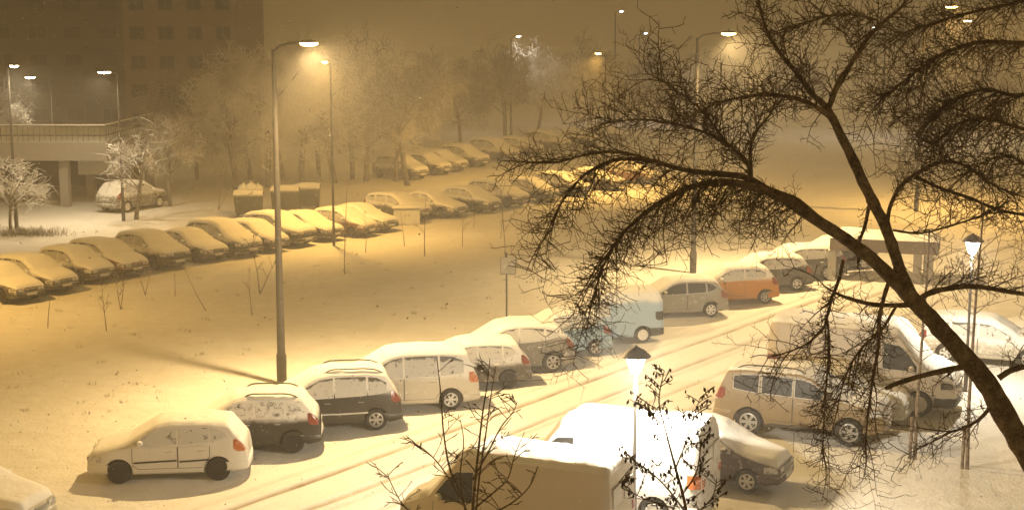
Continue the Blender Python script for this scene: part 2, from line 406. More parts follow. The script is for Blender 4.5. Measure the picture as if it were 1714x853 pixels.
KCACHE = {}
def kind_parts(kind, opts):
    key = (kind,) + tuple(sorted(opts.items()))
    if key in KCACHE: return KCACHE[key]
    sp = KINDS[kind]; sh = Shell(sp); L = sp['L']; parts = []
    def part(name, mb, roles, children=(), sharp=38, loc=None, rz=0.0):
        me = mb if isinstance(mb, bpy.types.Mesh) else mb.mesh(name, sharp=sharp)
        while len(me.materials) < len(roles): me.materials.append(M['dark'])
        d = dict(name=name, me=me, roles=roles, children=list(children), loc=loc, rz=rz); parts.append(d) if children is not None else None
        return d
    def sub(name, mb, roles, loc=None):
        me = mb if isinstance(mb, bpy.types.Mesh) else mb.mesh(name, sharp=38)
        while len(me.materials) < len(roles): me.materials.append(M['dark'])
        return dict(name=name, me=me, roles=roles, children=[], loc=loc, rz=0.0)
    # body shell with wheel arches cut out
    b = MB(); xs = sh.xs(); rings = []
    for x in xs:
        h = sh.section(x); ring = [(sh.X(x), y, z) for y, z in h] + [(sh.X(x), -y, z) for y, z in h[-2:0:-1]]
        rings.append(ring)
    n = len(rings[0]); vs = [p for r_ in rings for p in r_]; fs = []
    for i in range(len(rings) - 1):
        for k in range(n): fs.append((i * n + k, i * n + (k + 1) % n, (i + 1) * n + (k + 1) % n, (i + 1) * n + k))
    fs.append(tuple(range(n - 1, -1, -1))); q = (len(rings) - 1) * n; fs.append(tuple(range(q, q + n)))
    b.add(vs, fs, 0, True); me = b.mesh('body_raw', [M['dark'], M['dark']])
    bm = bmesh.new(); bm.from_mesh(me); bmesh.ops.recalc_face_normals(bm, faces=bm.faces); bm.to_mesh(me); bm.free()
    o = link('tmp', me); cut = MB(); rw = sp['rw']
    for ax in sp['axle']:
        for sg in (1, -1):
            nn = 26; ra = rw + .055; y0, y1 = sg * (sh.Wd - .34), sg * (sh.Wd + .2)
            vv = [(sh.X(ax) + ra * math.cos(2 * math.pi * k / nn), y, rw + ra * math.sin(2 * math.pi * k / nn)) for y in (y0, y1) for k in range(nn)]
            ff = [(k, (k + 1) % nn, nn + (k + 1) % nn, nn + k) for k in range(nn)] + [tuple(range(nn - 1, -1, -1)), tuple(range(nn, 2 * nn))]
            cut.add(vv, ff, 1)
    cme = cut.mesh('cut', [M['dark'], M['dark']])
    bm = bmesh.new(); bm.from_mesh(cme); bmesh.ops.recalc_face_normals(bm, faces=bm.faces); bm.to_mesh(cme); bm.free()
    co = link('tmpcut', cme)
    md = o.modifiers.new('b', 'BOOLEAN'); md.object = co; md.operation = 'DIFFERENCE'; md.solver = 'EXACT'
    dg = bpy.context.evaluated_depsgraph_get(); dg.update()
    body = bpy.data.meshes.new_from_object(o.evaluated_get(dg)); body.name = 'body'
    bpy.data.objects.remove(o); bpy.data.objects.remove(co)
    for p in body.polygons: p.use_smooth = True
    body.set_sharp_from_angle(angle=R(34))
    body.materials.clear(); body.materials.append(M['dark']); body.materials.append(M['dark'])
    # lower sill band of each kind is dark plastic underneath
    parts.append(dict(name='body', me=body, roles=['paint', 'dark'], children=[], loc=None, rz=0))
    zb = sh.zb0
    # glass
    for sg in (1, -1):
        for c in sp['panes']:
            fr = MB(); side_strip(fr, sh, grow_cols(c, .014), sg, .003)
            g = MB(); side_strip(g, sh, c, sg, .007)
            parts.append(dict(name='side_window', me=pane_mesh(g, 'side_window'), roles=['glass'], children=[sub('window_frame', fr, ['frame'])], loc=None, rz=0))
            parts[-1]['me'].materials.append(M['dark'])
        for x0, x1 in sp['doors']:
            dm = MB(); d0, d1 = x0 + .015, x1 - .015; zl, zh = zb + .16, sh.belt - .01
            cols = [(d0 + (d1 - d0) * k / 8, zl, min(zh, sh.zt(d0 + (d1 - d0) * k / 8) - .13)) for k in range(9)]
            # keep clear of the wheel arches
            cols2 = []
            for x, lo, hi in cols:
                for ax in sp['axle']:
                    dx = abs(x - ax); ra = rw + .10
                    if dx < ra: lo = max(lo, rw + math.sqrt(ra * ra - dx * dx))
                cols2.append((x, min(lo, hi - .05), hi))
            side_strip(dm, sh, cols2, sg, .007, 0, 8, 2)
            sm = MB(); side_strip(sm, sh, [(x, lo - .012, hi + .0) for x, lo, hi in [(cols2[0][0] - .014,) + cols2[0][1:]] + cols2[1:-1] + [(cols2[-1][0] + .014,) + cols2[-1][1:]]], sg, .003, 0, 8, 2)
            hx = x1 - .2; hz = sh.belt - .13
            hd = MB(); hd.box((sh.X(hx), sg * (sh.side(hx, hz) + .022), hz), (.17, .03, .03), bev=.01)
            kids = [sub('door_handle', hd, ['paint']), sub('door_seam', sm, ['trim'])]
            if opts.get('strip'):
                st = MB(); side_strip(st, sh, [(x0 + .04, zb + .30, zb + .345), (x1 - .03, zb + .335, zb + .38)], sg, .02, 0, 2, 8)
                kids.append(sub('rubbing_strip', st, ['trim']))
            if opts.get('line'):
                st = MB(); side_strip(st, sh, [(x0 + .0, zb + .30, zb + .34), (x1 - .0, zb + .31, zb + .35)], sg, .02, 0, 2, 8)
                kids.append(sub('rubbing_strip', st, ['line']))
            parts.append(dict(name='door', me=dm.mesh('door'), roles=['paint'], children=kids, loc=None, rz=0))
            parts[-1]['me'].materials.append(M['dark'])
        # lamps
        zh = sh.zt(.14)
        hl = MB(); cols = [(x, zh - .20, min(zh - .04, sh.zt(x) - .03)) for x in (.02, .08, .16, .26, .36)]
        side_strip(hl, sh, cols, sg, .012, 0, 4, 2)
        hl.box((L / 2 + .004, sg * sh.hw(.0) * .68, zh - .14), (.03, .30, .13), bev=.02)
        part('headlight', hl, ['clear'])
        tl = MB(); tz0, tz1 = sp.get('tail', (sh.belt - .17, sh.belt + .14))
        cols = [(x, tz0, max(tz0 + .03, min(tz1, sh.zt(x) - .03))) for x in (L - .34, L - .26, L - .18, L - .1, L - .03)]
        cols[0] = (cols[0][0], tz0 + .08, cols[0][2])
        side_strip(tl, sh, cols, sg, .012, 0, 4, 2)
        if sp['H'] > 1.9: tl.box((-L / 2 + .03, sg * sh.hw(L) * .86, (tz0 + tz1) / 2 - .04), (.09, .2, tz1 - tz0 - .06), bev=.03)
        part('tail_light', tl, ['tail'])
        # mirror
        mx = sp['panes'][0][0][0] + .12; mz = sp['panes'][0][0][1] + .05
        mm = MB(); mm.lathe([(.001, -.085), (.05, -.075), (.075, -.03), (.075, .03), (.055, .075), (.001, .085)], 10, (sh.X(mx), sg * (sh.side(mx, mz) + .10), mz + .04), 'y')
        mm.box((sh.X(mx), sg * (sh.side(mx, mz) + .03), mz), (.05, .1, .03))
        part('wing_mirror', mm, ['paint'])
        if opts.get('rails'):
            ra = MB(); x0, x1 = sp['panes'][0][-1][0] - .25, sp['panes'][-1][-1][0] - .05
            pts = []
            for k in range(13):
                x = x0 + (x1 - x0) * k / 12; hgt = .085 * min(1, k / 1.5, (12 - k) / 1.5)
                pts.append((sh.X(x), sg * (sh.yc(x) - .03), sh.zt(x) + hgt + .02))
            ra.tube(pts, .02, 6); part('roof_rail', ra, ['railing'])
        if opts.get('step'):
            stp = MB(); x0, x1 = sp['axle'][0] + .55, sp['axle'][1] - .55
            stp.box((sh.X((x0 + x1) / 2), sg * (sh.Wd + .03), .40), (x1 - x0, .16, .05), bev=.02); part('side_step', stp, ['railing'])
        # snow lying on the wheel arch lips / sills
    for c in sp['axle']:
        for sg in (1, -1):
            ty, rm = wheel_meshes(rw, opts.get('wheel', 'six'))
            ty.materials.append(M['tyre'])
            parts.append(dict(name='wheel', me=ty, roles=['tyre'], loc=(sh.X(c), sg * (sh.Wd - .125), rw), rz=0 if sg > 0 else math.pi,
                              children=[sub('rim', rm, ['rim', 'dark'])]))
    wsn = MB(); top_strip(wsn, sh, sp['ws'][0], sp['ws'][1], .006, .97); part('windscreen', wsn, ['glass'])
    if sp['rear']:
        rwn = MB(); top_strip(rwn, sh, sp['rear'][0], sp['rear'][1], .006, .95); part('rear_window', rwn, ['rglass'])
    else:
        for sg in (1, -1):
            rr = MB(); hz = sp['H'] * .72
            rr.box((-L / 2 - .004, sg * sh.hw(L) * .43, hz), (.03, sh.hw(L) * .62, .42), bev=.05); part('rear_window', rr, ['rglass'])
    # bumpers
    for end in (0, 1):
        bb = MB(); rows = []
        z0, z1 = zb + .05, zb + .27 + (.08 if sp['H'] > 1.8 else 0)
        plan = []
        for k in range(8):
            d = .50 * (1 - k / 7) + .02; x = d if end == 0 else L - d
            plan.append((sh.X(x), sh.side(x, (z0 + z1) / 2) + .012))
        e = L / 2 + .05; sgx = 1 if end == 0 else -1; w = sh.side(.02 if end == 0 else L - .02, (z0 + z1) / 2)
        front = [(sgx * (e - .05 * (k / 5) ** 2), w * (k / 5)) for k in range(5, -1, -1)]
        half = plan + front
        full = half + [(x, -y) for x, y in half[-2::-1]]
        for x, y in full:
            rows.append([(x * s1, y * s1, z) for z, s1 in ((z0, .975), (z0 + .03, 1), ((z0 + z1) / 2, 1.006), (z1 - .03, 1), (z1, .975))])
        bb.grid(rows, 0, flip=(end == 0)); part('bumper', bb, ['bumper'], sharp=60)
        pl = MB(); pz = zb + .2 if end == 0 else sh.belt - .22
        pl.box((sgx * (L / 2 + (.065 if end == 0 else .012)), 0, pz), (.014, .5, .11)); part('number_plate', pl, ['plate'])
    gr = MB(); zh = sh.zt(.12)
    for k in range(4): gr.box((L / 2 + .008, 0, zh - .11 - .045 * k), (.03, sh.hw(0) * .80, .028), bev=.008)
    part('grille', gr, ['trim'])
    # snow on top
    T = opts.get('snow', .06)
    sn = MB()
    x_end = sp['rear'][0] + .10 if sp['rear'] else L - .06
    if opts.get('allsnow'): x_end = (L - .10)
    if sp['H'] < 1.46 and sp['rear']: x_end = L - .1
    snow_sheet(sn, sh, .05, x_end, T, sum(map(ord, kind)) % 17)
    part('snow_cover', sn, ['snow'], sharp=70)
    KCACHE[key] = parts
    return parts

def put_parts(root, parts, mats):
    for d in parts:
        o = link(d['name'], d['me'], root)
        if d['loc']: o.location = d['loc']
        o.rotation_euler = (0, 0, d['rz'])
        for i, r in enumerate(d['roles']):
            o.material_slots[i].link = 'OBJECT'; o.material_slots[i].material = mats[r]
        put_parts(o, d['children'], mats)

def vehicle(name, kind, label, cat, group, heading, anchor, paintm, opts=None, scale=1.0, **mat_over):
    """anchor: (where, px, py): where = rear wheel 'rw' / nose 'fc' / tail 'rc' on the ground, or 'roof' the near tail corner of the roof"""
    opts = dict(opts or {}); sp = KINDS[kind]; h = R(heading); L, Wd = sp['L'], sp['W'] / 2
    near = 1 if math.sin(h + math.pi / 2) < 0 else -1
    if anchor[0] == 'rw': loc = Vector((L / 2 - sp['axle'][1], near * (Wd - .03), 0)); w = G(*anchor[1:])
    elif anchor[0] == 'fc': loc = Vector((L / 2, 0, 0)); w = G(*anchor[1:])
    elif anchor[0] == 'rc': loc = Vector((-L / 2, 0, 0)); w = G(*anchor[1:])
    elif anchor[0] == 'roof': loc = Vector((-L / 2 + .08, near * (Wd - .13), 0)); w = G(anchor[1], anchor[2], sp['H'] * scale); w.z = 0
    else: loc = Vector((0, 0, 0)); w = Vector((anchor[1], anchor[2], 0))
    loc *= scale
    c, s = math.cos(h), math.sin(h)
    root = empty(name, (w.x - (loc.x * c - loc.y * s), w.y - (loc.x * s + loc.y * c), -0.015), h)
    root.scale = (scale,) * 3
    tag(root, label, cat, group)
    mats = dict(paint=paintm, dark=M['dark'], glass=M['glass'], rglass=M['glass_caked'], snow=M['snow'], tyre=M['tyre'], rim=M['rim_dirty'],
                tail=M['red'], clear=M['clear'], trim=M['trim'], frame=M['frame'], railing=M['railing'], plate=M['plate'], bumper=paintm, line=M['plate'])
    mats.update(mat_over)
    put_parts(root, kind_parts(kind, opts), mats)
    return root

# ------------------------------------------------------------------ ground, road
def snow_ground_mat():
    m = bpy.data.materials.new('snow_ground'); t, b = nodes(m)
    co = N(t, 'ShaderNodeTexCoord').outputs['Object']
    a = noise(t, .12, 5, .6, co); c = noise(t, 1.4, 5, .65, co); d = noise(t, 14, 4, .7, co)
    f = math_node(t, 'ADD', math_node(t, 'MULTIPLY', a, .6), math_node(t, 'MULTIPLY', c, .4))
    col = mixc(t, ramp(t, f, .35, .65), (0.68, 0.66, 0.62), (0.80, 0.79, 0.77))
    t.links.new(col, b.inputs['Base Color']); b.inputs['Roughness'].default_value = .85
    b.inputs['Specular IOR Level'].default_value = .15
    bump(t, b, math_node(t, 'ADD', math_node(t, 'MULTIPLY', c, 1.0), math_node(t, 'MULTIPLY', d, .35)), .85, .10)
    return m
g = MB()
ys = [-10 + 1.6 * k for k in range(0, 90)] + [134 + 20 * k for k in range(1, 37)]
xs_ = [-900, -500, -300, -180] + [-110 + 1.8 * k for k in range(0, 123)] + [180, 300, 500, 900]
rows = []
for y in ys:
    rows.append([(x, y, (.05 * mnoise.noise((x * .35, y * .35, 0)) + .03 * mnoise.noise((x * .9, y * .9, 3)) - .04) if y < 134 and abs(x) < 111 else -.04) for x in xs_])
g.grid(rows, 0)
gr_o = g.build('snow_ground', snow_ground_mat(), None, None); gr_o['kind'] = 'structure'

RA, RB = G(560, 838), G(1250, 578); RD = (RB - RA).normalized(); RN = Vector((RD.y, -RD.x, 0))
def rut_mat():
    m = bpy.data.materials.new('packed_snow_road'); t, b = nodes(m)
    at = N(t, 'ShaderNodeAttribute', attribute_name='rut')
    co = N(t, 'ShaderNodeTexCoord').outputs['Object']
    a = noise(t, 1.6, 5, .65, co); d = noise(t, 12, 4, .7, co)
    f = math_node(t, 'MULTIPLY', at.outputs['Fac'], math_node(t, 'ADD', .45, a), clamp=True)
    t.links.new(mixc(t, f, mixc(t, a, (0.80, 0.79, 0.77), (0.70, 0.68, 0.65)), (0.22, 0.17, 0.11)), b.inputs['Base Color'])
    b.inputs['Roughness'].default_value = .7; b.inputs['Specular IOR Level'].default_value = .25
    bump(t, b, math_node(t, 'ADD', a, math_node(t, 'MULTIPLY', d, .3)), .5, .05)
    return m
rb = MB(); rut = []; rows = []
RUTS = [(-1.55, 1.0), (-.05, .9), (1.35, .55), (2.75, .4), (-2.15, .3), (.45, .3)]
for i in range(0, 150):
    s = -22 + i * .62; row = []
    for j in range(0, 121):
        w = -3.3 + 6.6 * j / 120; wob = .13 * mnoise.noise((s * .06, 1.7, 0)) + .03 * mnoise.noise((s * .5, w, 0))
        e = 1 - max(0, (abs(w) - 2.5) / .8); e = e * e * (3 - 2 * e)
        k = 0
        for ri, (c, a) in enumerate(RUTS):
            c2 = c + wob + (.28 if a < .6 else .05) * mnoise.noise((s * .045, ri // 2 * 3.1, 0)); k = max(k, a * (.75 + .5 * mnoise.noise((s * .7, w * 3, ri))) * math.exp(-((w - c2) / .12) ** 2))
        z = -.03 + e * (.075 + .02 * mnoise.noise((s * .8, w * 2.5, 5))) - k * .05
        for c, a in RUTS: z += a * .018 * math.exp(-((abs(w - c - wob) - .25) / .09) ** 2)
        p = RA + RD * s + RN * w; row.append((p.x, p.y, z)); rut.append(min(1, k))
    rows.append(row)
rb.grid(rows, 0, flip=True)
ro = rb.build('snowy_road', rut_mat(), None, None); ro['kind'] = 'structure'
at = ro.data.attributes.new('rut', 'FLOAT', 'POINT'); at.data.foreach_set('value', rut)

# ------------------------------------------------------------------ haze (falling snow in the air)
hz = MB(); hz.box((0, 430, 14.5), (1840, 900, 31.0))
hm = bpy.data.materials.new('snowy_air'); hm.use_nodes = True; t = hm.node_tree
for n_ in list(t.nodes):
    if n_.type != 'OUTPUT_MATERIAL': t.nodes.remove(n_)
pv = N(t, 'ShaderNodeVolumePrincipled'); pv.inputs['Density'].default_value = HAZE_DENSITY
pv.inputs['Color'].default_value = (0.95, 0.93, 0.9, 1); pv.inputs['Anisotropy'].default_value = 0.2
t.links.new(pv.outputs[0], [n_ for n_ in t.nodes if n_.type == 'OUTPUT_MATERIAL'][0].inputs['Volume'])
ho = hz.build('haze', hm, None, None); ho['kind'] = 'stuff'; ho['label'] = 'amber haze of falling snow filling the night air'

# ------------------------------------------------------------------ lamps
M['lamp_metal'] = plain('lamp_grey_metal', (0.06, 0.055, 0.05), .5, .15, 3)
M['lamp_dark'] = plain('lamp_dark_metal', (0.05, 0.035, 0.04), .45, .15)
M['lens_sodium'] = emit('sodium_lens', SODIUM, 60); M['lens_white'] = emit('mercury_lens', MERCURY, 60); M['lens_far'] = emit('white_lamp_lens', FARWHITE, 60)
M['lens_blue'] = emit('cold_lamp_lens', (0.75, 0.85, 1.0), 50)
def light_at(root, loc, power, col, size=.15, tilt=None):
    ld = bpy.data.lights.new('lamp_light', 'POINT' if tilt is None else 'SPOT'); ld.energy = power; ld.color = col; ld.shadow_soft_size = size
    lo = bpy.data.objects.new('lamp_light', ld); COL.objects.link(lo); lo.parent = root; lo.location = loc
    if tilt is not None:
        ld.spot_size, ld.spot_blend = R(176), .85; lo.rotation_euler = (0, -tilt, 0)
def tall_lamp(base, h, aim, power, col, lens, label, group, arm=1.3, r=.13, rtop=.07, tilt=24):
    root = empty('street_lamp', base, aim); tag(root, label, 'street lamp', group)
    p = MB(); p.tube([(0, 0, -.05), (0, 0, .9), (0, 0, 1.0), (0, 0, h * .5), (0, 0, h)], [r * 1.25, r * 1.25, r, (r + rtop) / 2, rtop], 12); p.build('pole', M['lamp_metal'], root)
    a = MB(); a.tube([(0, 0, h - .05), (arm * .25, 0, h + .12), (arm * .6, 0, h + .2), (arm, 0, h + .22)], rtop * .6, 8); a.build('arm', M['lamp_metal'], root)
    hd = MB()
    prof = [(-.32, .05, .05), (-.2, .12, .09), (.1, .16, .11), (.32, .12, .07), (.4, .03, .02)]
    rws = []
    for x, w, z in prof: rws.append([(arm + .3 + x, w * math.cos(k * math.pi / 6), h + .22 + z * math.sin(k * math.pi / 6)) for k in range(7)])
    hd.grid(rws, 0); ho_ = hd.build('lamp_head', M['lamp_metal'], root)
    ln = MB(); rws = []
    for x, w, z in prof: rws.append([(arm + .3 + x, -w * .93 * math.cos(k * math.pi / 6), h + .215 - z * math.sin(k * math.pi / 6)) for k in range(7)])
    ln.grid(rws, 0); ln.build('lens', lens, ho_)
    light_at(root, (arm + .35, 0, h - .02), power, col, .15, R(tilt))
    return root
def path_lamp(base, h, power, col, label, group):
    root = empty('path_lamp', base, 0); tag(root, label, 'lamp', group)
    p = MB(); p.tube([(0, 0, -.05), (0, 0, .8), (0, 0, .85), (0, 0, h - .42)], [.07, .07, .045, .038], 10); p.build('pole', M['lamp_metal'], root)
    c = MB(); c.lathe([(.34, h - .02), (.345, h), (.2, h + .13), (.06, h + .2), (.02, h + .24), (.001, h + .25)], 20); c.lathe([(.34, h - .02), (.2, h + .08), (.001, h + .15)], 20); hd = c.build('lamp_shade', M['lamp_dark'], root)
    gl = MB(); gl.lathe([(.04, h - .42), (.10, h - .38), (.20, h - .12), (.22, h - .04), (.001, h + .05)], 16); gl.build('globe', M['lens_white'], root)
    light_at(root, (0, 0, h - .62), power, col, .12)
    return root
SG = 'tall street lamps along the parking rows'
L1 = G(472, 640); L2 = G(1160, 455)
tall_lamp(L1, 10.6, R(-40), P_ROAD, SODIUM_ROAD, M['lens_sodium'], 'tall grey street lamp rising behind the first black car with roof rails', SG, tilt=36)
tall_lamp(L2, 10.8, R(-40), P_ROAD, SODIUM_ROAD, M['lens_sodium'], 'tall grey street lamp standing between the beige hatchback and the orange car', SG, tilt=30)
PL = G(1075, 600, 3.9); PL = Vector((2.78, 31.42, 0))
path_lamp(PL, 4.02, P_PED, MERCURY, 'low lamp with a conical cap between the two vans, glaring white', 'low path lamps')
path_lamp(Vector((14.3, 44.0, 0)), 4.75, P_PED_B, MERCURY, 'low lamp with a conical cap behind the bare tree trunk, glaring white', 'low path lamps')
L0 = L1 + (L1 - L2)
tall_lamp(L0, 10.6, R(-36), P_TALL * .55, SODIUM, M['lens_sodium'], 'tall grey street lamp continuing the lawn-side row outside the picture', SG)
FG = 'far street lamps'
LN = 'pale street lamps along the lane'
a_ = G(28, 382); tall_lamp(a_, 8.95, R(-40), P_LANE, FARWHITE, M['lens_far'], 'pale lamp on a thin pole before the concrete deck pillar', LN, .3, .09, .05, 30)
a_ = G(207, 369); tall_lamp(a_, 8.5, R(188), P_LANE, FARWHITE, M['lens_far'], 'pale lamp on a curved arm over the lone parked hatchback', LN, .4, .09, .05)
def far_lamp(px, py, Y, h_extra, aim, col, lens, label, power=P_FAR, arm=1.2):
    q = P(px, py, Y); h = q.z - .15
    c, s = math.cos(aim), math.sin(aim); a = arm + .35
    tall_lamp(Vector((q.x - a * c, q.y - a * s, 0)), h, aim, power, col, lens, label, FG, arm, .12, .06)
far_lamp(50, 131, 112, 0, R(200), FARWHITE, M['lens_far'], 'far pale lamp glowing over the deck railing, just lower than the thin-poled lamp', 3500)
far_lamp(1593, 13, 88, 0, R(-20), SODIUM, M['lens_sodium'], 'far street lamp on a lit pole behind the top of the bare tree', P_TALL * 1.5)
far_lamp(1620, 36, 140, 0, R(170), FARWHITE, M['lens_far'], 'far street lamp hidden among the bare twigs, lower than the lit pole beside it')
far_lamp(1465, 47, 150, 0, R(120), (0.95, 0.95, 1), M['lens_blue'], 'far bluish lamp seen beside an upper branch of the bare tree', 500)
far_lamp(1040, 20, 170, 0, R(60), (0.95, 0.93, 1), M['lens_blue'], 'tiny far cold lamp above the far cars, the higher of a near pair', 300)
far_lamp(1080, 57, 166, 0, R(60), (0.95, 0.93, 1), M['lens_blue'], 'tiny far cold lamp above the far cars, the lower of a near pair', 300)
far_lamp(868, 62, 150, 0, R(60), (1, 0.9, .75), M['lens_far'], 'far pale lamp glowing over the frosted trees behind the last cars', 500)

# ------------------------------------------------------------------ buildings, deck, small structures
M['concrete'] = snowy('old_concrete', (0.30, 0.28, 0.25), amt=.2, rough=.8, spec=.2, scale=1.2)
M['facade_dark'] = plain('dark_facade', (0.09, 0.075, 0.055), .85, .2, .6)
M['facade_pale'] = plain('pale_facade', (0.22, 0.18, 0.13), .85, .15, .6)
M['pane_dark'] = plain('unlit_window', (0.03, 0.03, 0.03), .2, .3, 2)
M['frame_grey'] = plain('window_frame_paint', (0.12, 0.10, 0.08), .6)
def tower(x0, x1, Y, depth, H, cols, floors, wall, label, balcony):
    cx, w = (x0 + x1) / 2, x1 - x0
    root = empty('tower_block', (cx, Y + depth / 2, 0)); tag(root, label, 'building')
    wl = MB(); wl.box((0, 0, H / 2), (w, depth, H))
    for k in range(1, floors): wl.box((0, -depth / 2 - .06, k * H / floors - .1), (w - .02, .14, .22))
    wl.build('wall', wall, root)
    rf = MB(); rf.box((0, 0, H + .22), (w + .5, depth + .5, .4)); rf.build('roof', M['snow'], root)
    fh = H / floors
    for f in range(floors):
        for c in range(cols):
            x = -w / 2 + (c + .5) * w / cols; z = f * fh + fh * .55
            ww = w / cols * .48
            fr = MB()
            for dx, dz, sx_, sz_ in ((0, .68, ww + .2, .1), (0, -.68, ww + .2, .1), (-ww / 2 - .05, 0, .1, 1.26), (ww / 2 + .05, 0, .1, 1.26), (0, 0, .06, 1.26)):
                fr.box((x + dx, -depth / 2 - .05, z + dz), (sx_, .12, sz_))
            wo = fr.build('window', M['frame_grey'], root)
            pn = MB(); pn.box((x, -depth / 2 - .01, z), (ww, .05, 1.26)); pn.build('pane', M['pane_dark'], wo)
        if balcony and f > 0:
            for c in balcony:
                x = -w / 2 + (c + .5) * w / cols; bl = MB()
                bl.box((x, -depth / 2 - .65, f * fh + .05), (w / cols * .86, 1.2, .14)); bl.box((x, -depth / 2 - 1.22, f * fh + .55), (w / cols * .86, .07, .9)); bl.build('balcony', wall, root)
tower(-66, -42.6, 160, 14, 27, 6, 9, M['facade_dark'], 'dark tower block with unlit windows looming through the snow above the deck', (1, 4))
tower(-40.2, -28.4, 150, 16, 27, 4, 9, M['facade_pale'], 'paler brown tower block with a column of narrow windows beside the dark tower', ())

def deck():
    a = G(108, 346); Y0 = a.y
    root = empty('concrete_deck', (-34, Y0, 0)); tag(root, 'raised concrete deck on pillars with a snowy railing behind the lone parked car', 'walkway')
    x0, x1 = -46 + 34, G(222, 330).x + 34
    s = MB(); s.box(((x0 + x1) / 2, 6, 3.55), (x1 - x0, 13, 1.15)); s.build('deck_slab', M['concrete'], root)
    sn = MB(); rws = []
    for i in range(30):
        x = x0 + (x1 - x0) * i / 29
        rws.append([(x, -.5 + 13 * j / 12, 4.13 + .16 * min(1, j / .8, (12 - j) / .8) * (1 + .5 * mnoise.noise((x, j, 0)))) for j in range(13)])
    sn.grid(rws, 0); sn.build('snow_cover', M['snow'], root)
    for px in (-9.5, -5.0, a.x + 34, x1 - .4):
        for yy in (.4, 6, 11.5):
            if px == x1 - .4 and yy == .4: continue
            p = MB(); p.box((px, yy, 1.49), (.55, .55, 2.97)); p.build('pillar', M['concrete'], root)
    w = MB(); w.box(((x0 + x1) / 2 - .5, 12.2, 1.48), (x1 - x0 - 1.2, .3, 2.95)); w.build('back_wall', M['facade_dark'], root)
    rl = MB()
    for z in (4.55, 5.15): rl.tube([(x0, -.3, z), (x1 - .1, -.3, z), (x1 - .1, 12, z)], .04, 6)
    for k in range(60):
        x = x0 + (x1 - x0 - .1) * k / 59; rl.tube([(x, -.3, 4.15), (x, -.3, 5.15)], .02, 4)
    for k in range(30):
        y = 12 * k / 29; rl.tube([(x1 - .1, y, 4.15), (x1 - .1, y, 5.15)], .02, 4)
    rl.build('railing', M['lamp_metal'], root)
    sr = MB(); sr.tube([(x0, -.3, 5.21), (x1 - .1, -.3, 5.21), (x1 - .1, 12, 5.21)], .05, 6); sr.build('rail_snow', M['snow'], root)
    b = MB(); b.box((0, 0, 0), (3.0, .12, 1.25), bev=.02); o = b.build('hanging_board', M['plate'], None)
    q = P(170, 276, Y0 + 3.5); o.location = q; o.rotation_euler = (0, 0, R(8)); tag(o, 'pale blank board hanging under the concrete deck', 'board')
    hgr = MB()
    for sx_ in (-1.2, 1.2): hgr.tube([(sx_, 0, .6), (sx_, 0, 2.98 - q.z + .3)], .03, 5)
    hgr.build('hanger', M['lamp_dark'], o)
deck()

def cabinet():
    c = G(681, 374); root = empty('utility_cabinet', c, R(8)); root.scale = (1, 1, .72); tag(root, 'pale utility cabinet with two doors under a snowy lid between parked cars', 'cabinet')
    b = MB(); b.box((0, 0, .62), (1.5, .7, 1.25), bev=.02); b.build('body', snowy('cabinet_paint', (.35, .34, .3), amt=.6), root)
    for x in (-.36, .36):
        d = MB(); d.box((x, -.36, .65), (.66, .03, 1.05), bev=.01); do = d.build('door', M['plate'], root)
        h = MB(); h.box((x + (.24 if x < 0 else -.24), -.385, .7), (.03, .03, .14)); h.build('handle', M['lamp_dark'], do)
    l = MB(); l.box((0, 0, 1.28), (1.7, .9, .06), bev=.02); l.build('lid', M['trim'], root)
    s = MB(); s.box((0, 0, 1.37), (1.66, .86, .13), bev=.06); s.build('snow_cover', M['snow'], root)
cabinet()

def dumpster(px, py, rz, w, label, bags):
    c = G(px, py); root = empty('waste_container', c, rz); tag(root, label, 'waste container', 'waste containers by the lane')
    gm = snowy('container_paint' , (.035, .04, .03), amt=.1)
    b = MB(); x, y = w / 2, .55
    vs = [(-x * .9, -y * .8, .2), (x * .9, -y * .8, .2), (x * .9, y * .8, .2), (-x * .9, y * .8, .2), (-x, -y, 1.25), (x, -y, 1.25), (x, y, 1.25), (-x, y, 1.25)]
    b.add(vs, [(3, 2, 1, 0), (4, 5, 6, 7), (0, 1, 5, 4), (1, 2, 6, 5), (2, 3, 7, 6), (3, 0, 4, 7)])
    for k in range(5): b.box((-x * .8 + k * x * .4, -y * .93, .75), (.06, .1, .9))
    b.build('bin', gm, root)
    l = MB(); rws = []
    for i in range(9):
        a = math.pi * i / 8; rws.append([(xx, -y * 1.05 * math.cos(a), 1.26 + .28 * math.sin(a)) for xx in (-x * 1.03, -x * .3, x * .3, x * 1.03)])
    l.grid(rws, 0)
    l.build('lid', gm, root)
    s = MB(); rws = []
    for i in range(1, 8):
        a = math.pi * i / 8; rws.append([(xx, -y * 1.0 * math.cos(a), 1.30 + .36 * math.sin(a) * k) for xx, k in ((-x, .85), (-x * .6, 1), (x * .0, 1.05), (x * .6, 1), (x, .85))])
    s.grid(rws, 0); s.build('snow_cover', M['snow'], root)
    for sx_ in (-1, 1):
        for sy in (-1, 1):
            ww = MB(); ww.lathe([(.001, -.03), (.1, -.03), (.1, .03), (.001, .03)], 10, (sx_ * x * .75, sy * y * .6, .1), 'y'); ww.build('caster', M['tyre'], root)
    return root
dumpster(417, 362, R(6), 1.7, 'dark waste container heaped with pale bags near the leaning sapling', 3)
dumpster(478, 354, R(4), 1.7, 'dark waste container with a plain snowy lid behind the tall lamp pole', 0)
dumpster(516, 349, R(4), 1.5, 'narrower dark waste container farthest along the lane beside the frosted trees', 0)
